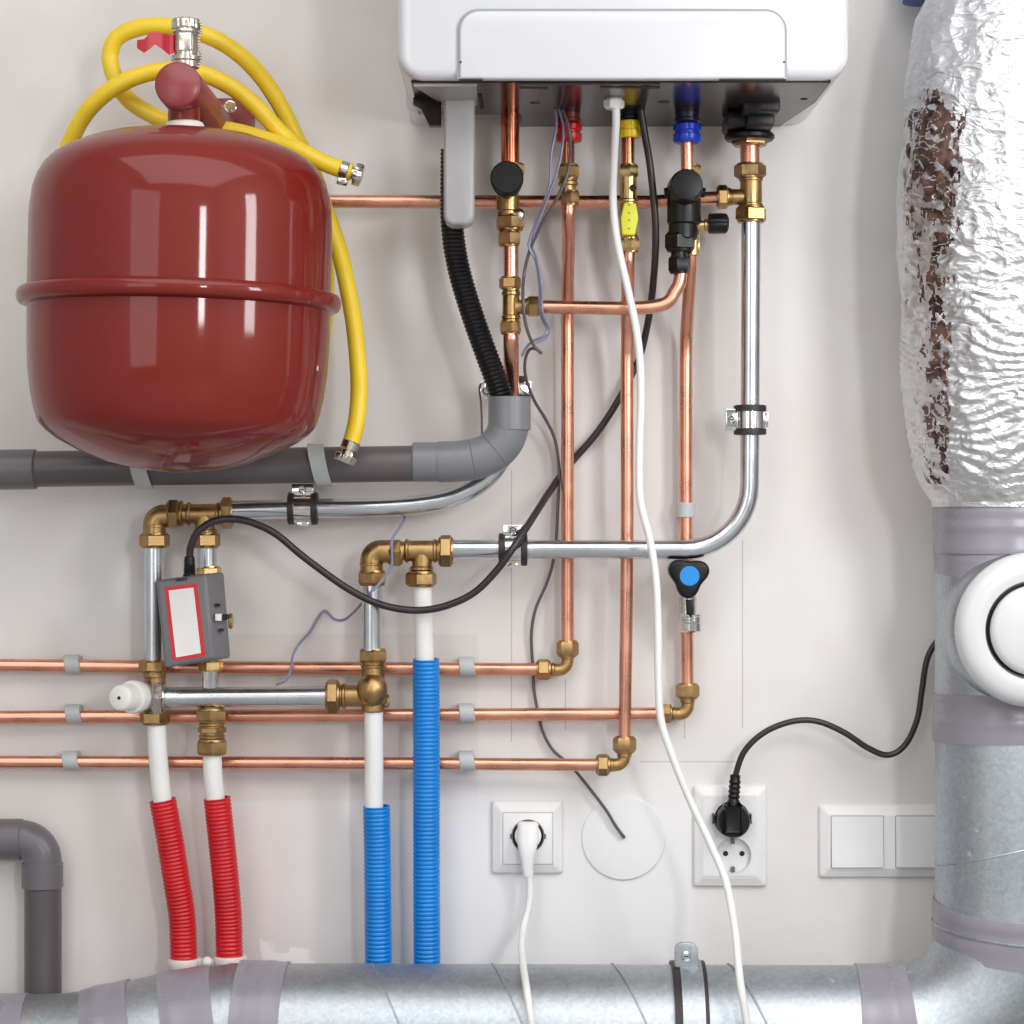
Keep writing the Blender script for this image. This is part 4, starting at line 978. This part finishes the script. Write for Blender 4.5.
# horizontal duct
hd = thing('ventilation_duct', 'level galvanised duct along the bottom with the zinc strap round it', 'duct', P(560, 1105, DD))
build('duct_wall', MB().tube([P(868, 1036, DD), P(560, 1035, DD), P(228, 1034, DD)], DR - .0004, 64, caps=False), 'galv', hd, angle=40)
for x in (387, 507, 628, 745): seamring(P(x + 14, 1035, DD), (1, 0, 0), DR, .034, hd)
wrap([P(912, 1032, DD), P(893, 1035, DD), P(856, 1036, DD)], 0, DR, parent=hd, skew=.004, wr=.0012, thick=.0018)
wrap([P(286, 1034, DD), P(238, 1034, DD)], 0, DR, parent=hd, skew=.004, wr=.003, thick=.0022)
# segmented bend to the side
sd_ = thing('duct_bend', 'taped segmented galvanised duct bend below the red sleeves', 'duct', P(110, 1120, DD))
lpth = sp([(245, 1034, DD), (205, 1038, DD), (165, 1045, DD), (125, 1054, DD), (90, 1061, DD), (55, 1065, DD), (15, 1065, DD), (-60, 1063, DD)], 8)
build('duct_wall', MB().tube(lpth, DR - .0002, 64, caps=False), 'galv', sd_, angle=40)
wrap(sp([(222, 1036, DD), (200, 1039, DD), (172, 1043.5, DD)], 4), 0, DR, parent=sd_, skew=-.006, wr=.0012, thick=.0014)
wrap(sp([(146, 1049, DD), (128, 1053.5, DD), (97, 1060, DD)], 4), 0, DR, parent=sd_, skew=-.004, wr=.0022, thick=.002)
wrap(sp([(28, 1065.5, DD), (0, 1065, DD), (-40, 1063.5, DD)], 4), 0, DR, parent=sd_, skew=-.006, wr=.0014, thick=.0014)

# duct strap
ds_t = thing('duct_strap', 'zinc strap with dark rubber edges over the bottom duct', 'pipe clamp', P(687, 1100, DD))
c = P(688, 1035, DD); aX = Vector((1, 0, 0))
def arcband(x0, x1, r0, r1, m, nm, par):
    mb = MB().lathe(Vector((P(x0, 0, DD).x, c.y, c.z)), aX, [(0, r0), (0, r1), ((x1 - x0) * ds, r1), ((x1 - x0) * ds, r0)], 72, caps=False); return build(nm, mb, m, par)
arcband(671, 704.5, DR - .001, DR + .004, 'black_rubber', 'rubber_lining', ds_t)
arcband(678.5, 700.5, DR - .001, DR + .0052, 'galv', 'strap', ds_t)
e = P(688, 962, .16)
mb = MB().prism([((x - 512) * sc(.15), CZ + (512 - y) * sc(.15)) for x, y in ((675, 968), (699, 968), (698, 949), (695, 945), (690, 943), (682, 943), (677, 945), (675, 949))], .142, .148, .001)
build('ear', mb, 'galv', ds_t)
q = P(686, 956, .148); so = build('screw', MB().lathe(q, (0, -1, 0), [(0, .0055), (.002, .0055), (.0035, .0035)], 24), 'chrome', ds_t)
build('screw_slot', MB().box(q + Vector((-.003, -.0042, -.0005)), q + Vector((.003, -.0033, .0005))), 'slot', so)

# vent valve
vt = thing('vent_valve', 'round white air valve with raised centre disc mounted on the steel duct', 'air vent', P(1033.5, 710, .235))
vc = P(1033.5, 630, .235); dirv = Vector((0, -1, 0))
build('branch_collar', MB().lathe(Vector((vc.x, -.15, vc.z)), dirv, [(0, .086), (.040, .086), (.055, .083), (.062, .078), (.075, .078)], 72), 'galv', vt)
rim = [(.0, .079), (.002, .0835), (.006, .0838), (.012, .082), (.018, .077), (.021, .070), (.0215, .060), (.020, .054), (.012, .0515), (.008, .050), (.008, 0)]
build('outer_ring', MB().lathe(Vector((vc.x, -.224, vc.z)), dirv, rim, 96), 'vent', vt, angle=50)
build('shadow_gap', MB().lathe(Vector((vc.x, -.2325, vc.z)), dirv, [(0, .0505), (.004, .0505), (.004, 0)], 64), 'hole', vt)
disc = [(0, .044), (.008, .0485), (.012, .0488), (.0155, .047), (.018, .042), (.0195, .032), (.0200, .015), (.0201, 0)]
build('centre_disc', MB().lathe(Vector((vc.x, -.234, vc.z)), dirv, disc, 96), 'vent', vt, angle=50)

# ------------------------------------------------------------------ foil wrapped insulation
edge = [(-60, 936), (-20, 931), (0, 927), (20, 919), (45, 914), (75, 910), (100, 907), (160, 902), (200, 900), (260, 901), (350, 904), (400, 906), (440, 911), (470, 918), (490, 926), (500, 932), (506, 935)]
def lerp_edge(y):
    for (y0, x0), (y1, x1) in zip(edge, edge[1:]):
        if y <= y1: return x0 + (x1 - x0) * (y - y0) / (y1 - y0)
    return edge[-1][1]
NA, NZ = 460, 560; Y0, Y1 = -60, 506
fc = P(1006, 0, DD)
pts = []; cols = []
def seamc(y): return 931 + 5 * math.sin(y * .02) + (3 if y > 200 else 0)
for j in range(NZ + 1):
    y = Y0 + (Y1 - Y0) * j / NZ; r = (1006 - lerp_edge(y)) * ds; z = CZ + (512 - y) * ds
    for i in range(NA):
        a = 2 * PI * i / NA; a = a - .62 * math.sin(a - PI / 2 + PI) ; dx, dy = math.cos(a), math.sin(a)
        sq = 1 if dy < 0 else 1 - .0 * dy
        p = Vector((dx * r, dy * r, z))
        k = p * 17; k.z *= .62
        w = abs(noise.noise(k)) * -1.2 + .6
        k2 = p * 42; k2.z *= 1.5 if y > 250 else .8
        w2 = .5 - abs(noise.noise(k2 + Vector((3, 1, 7)))) * 2
        k3 = p * 100; k3.z *= 1.6
        w3 = .5 - abs(noise.noise(k3)) * 2
        env = min(1, (Y1 - y) / 40 + .25)
        rr_ = r + env * (.006 * w + .0018 * w2 + .0005 * w3)
        # gathered folds low down
        rr_ += .0009 * env * math.sin(z * 560 + 16 * noise.noise(p * 14)) * (.4 + abs(noise.noise(p * 30)) * 2) * max(0, min(1, (y - 250) / 120))
        yy = min(dy * rr_, DD - .0015)
        pts.append(Vector((fc.x + dx * rr_, -DD + yy if yy > 0 else -DD + yy, z)))
faces_f, faces_s = [], []
for j in range(NZ):
    y = Y0 + (Y1 - Y0) * (j + .5) / NZ
    for i in range(NA):
        q = (j * NA + i, j * NA + (i + 1) % NA, (j + 1) * NA + (i + 1) % NA, (j + 1) * NA + i)
        c_ = pts[q[0]]; px = 512 + c_.x / ((D + c_.y) / F)
        nn = noise.noise(Vector((c_.x * 60, c_.y * 60, c_.z * 28))) * 14 + noise.noise(Vector((c_.x * 260, c_.y * 260, c_.z * 90))) * 11
        seam_or_crease = False
        if c_.y < -DD + .03 and 96 < y < 485:
            wd = 21 * min(1, (y - 96) / 26) if y < 195 else (15 if y < 250 else (10 if y < 380 else 7.5))
            ctr = 929 + (4 if y < 150 else 8 if y < 300 else 8)
            seam_or_crease = abs(px - ctr + nn) < wd and noise.noise(Vector((c_.x * 130 + c_.z * 60, c_.y * 60, c_.z * 70 + 5))) < (.3 if y < 210 else .12) and abs(noise.noise(Vector((c_.x * 80, c_.y * 40, c_.z * 110 + 9)))) > .035
            if not seam_or_crease and 130 < y < 330: seam_or_crease = abs(px - 907.5 + nn * .3) < 1.6 and noise.noise(Vector((c_.z * 60, c_.x * 160, 1))) > .12  # dark foil creases, their shade put in with the wool colour
        (faces_s if seam_or_crease else faces_f).append(q)
ft = thing('duct_insulation', 'crumpled silver foil insulation round the upright duct, torn open along a brown seam', 'insulation', P(1006, 506, DD))
# one skin: foil, torn open along the seam so the wool shows
mbf = MB(); mbf.v = pts; mbf.f = faces_f + faces_s
fo = build('foil_wrap', mbf, 'foil', ft, angle=180)
fo.data.materials.append(M['wool'])
fo.data.polygons.foreach_set('material_index', [0] * len(faces_f) + [1] * len(faces_s)); fo.data.update()
q = P(1006, 506, DD)
build('foil_hem', MB().lathe(q, (0, 0, 1), [(-.001, DR + .0005), (-.001, DR + .004), (.007, DR + .0045), (.008, DR + .002)], 72, caps=False), 'foil', ft)
# unidentified blue piece behind the foil top, its form made up
M['blue_piece'] = mat('deep_blue', (14, 76, 140), 0, .35, cvar=.1)
q = P(925, 3.2, .035); 
tag(build('blue_plastic_piece', MB().lathe(Vector((q.x, -.035, q.z)), (0, 0, 1), [(0, .02), (.001, .026), (.03, .027), (.05, .027), (.052, .02)], 40), 'blue_piece'), 'unidentified dark blue plastic piece just above the foil insulation', 'cap')

# ------------------------------------------------------------------ camera, light
cam = bpy.data.cameras.new('camera'); co_ = bpy.data.objects.new('camera', cam); COL.objects.link(co_)
co_.location = (0, -D, CZ); co_.rotation_euler = (PI / 2, 0, 0)
cam.sensor_width = 36; cam.lens = F / 1024 * 36; cam.clip_start = .05
bpy.context.scene.camera = co_
def area(name, loc, target, sx, sy, power, col=(1, 1, 1)):
    l = bpy.data.lights.new(name, 'AREA'); l.shape = 'RECTANGLE'; l.size = sx; l.size_y = sy; l.energy = power; l.color = col
    o = bpy.data.objects.new(name, l); COL.objects.link(o); o.location = loc
    o.rotation_euler = (Vector(target) - Vector(loc)).to_track_quat('-Z', 'Y').to_euler(); return o
area('softbox_side', (.88, -1.0, CZ + .43), (-.45, -.2, CZ + .1), .2, .5, 6.5)
area('softbox_main', (1.25, -3.9, CZ + .62), (0, 0, CZ), .3, .75, 27)
area('fill_left', (-1.6, -3.3, CZ + .5), (.1, 0, CZ), 1.7, 1.6, 18)  # added broad fill to soften the duct shadow, no window there
area('fill_overhead', (.2, -2.4, ZT - .05), (.2, -2.4, 0), 3.2, 2.8, 62)  # added overhead panel for ambient light, not a fixture of the room
w = bpy.data.worlds.new('world'); bpy.context.scene.world = w; w.use_nodes = True
w.node_tree.nodes['Background'].inputs[0].default_value = (.9, .92, 1, 1); w.node_tree.nodes['Background'].inputs[1].default_value = .2
vsx = bpy.context.scene.view_settings
vsx.view_transform = 'Standard'; vsx.look = 'None'; vsx.gamma = 1; vsx.use_curve_mapping = False; vsx.exposure = -0.05
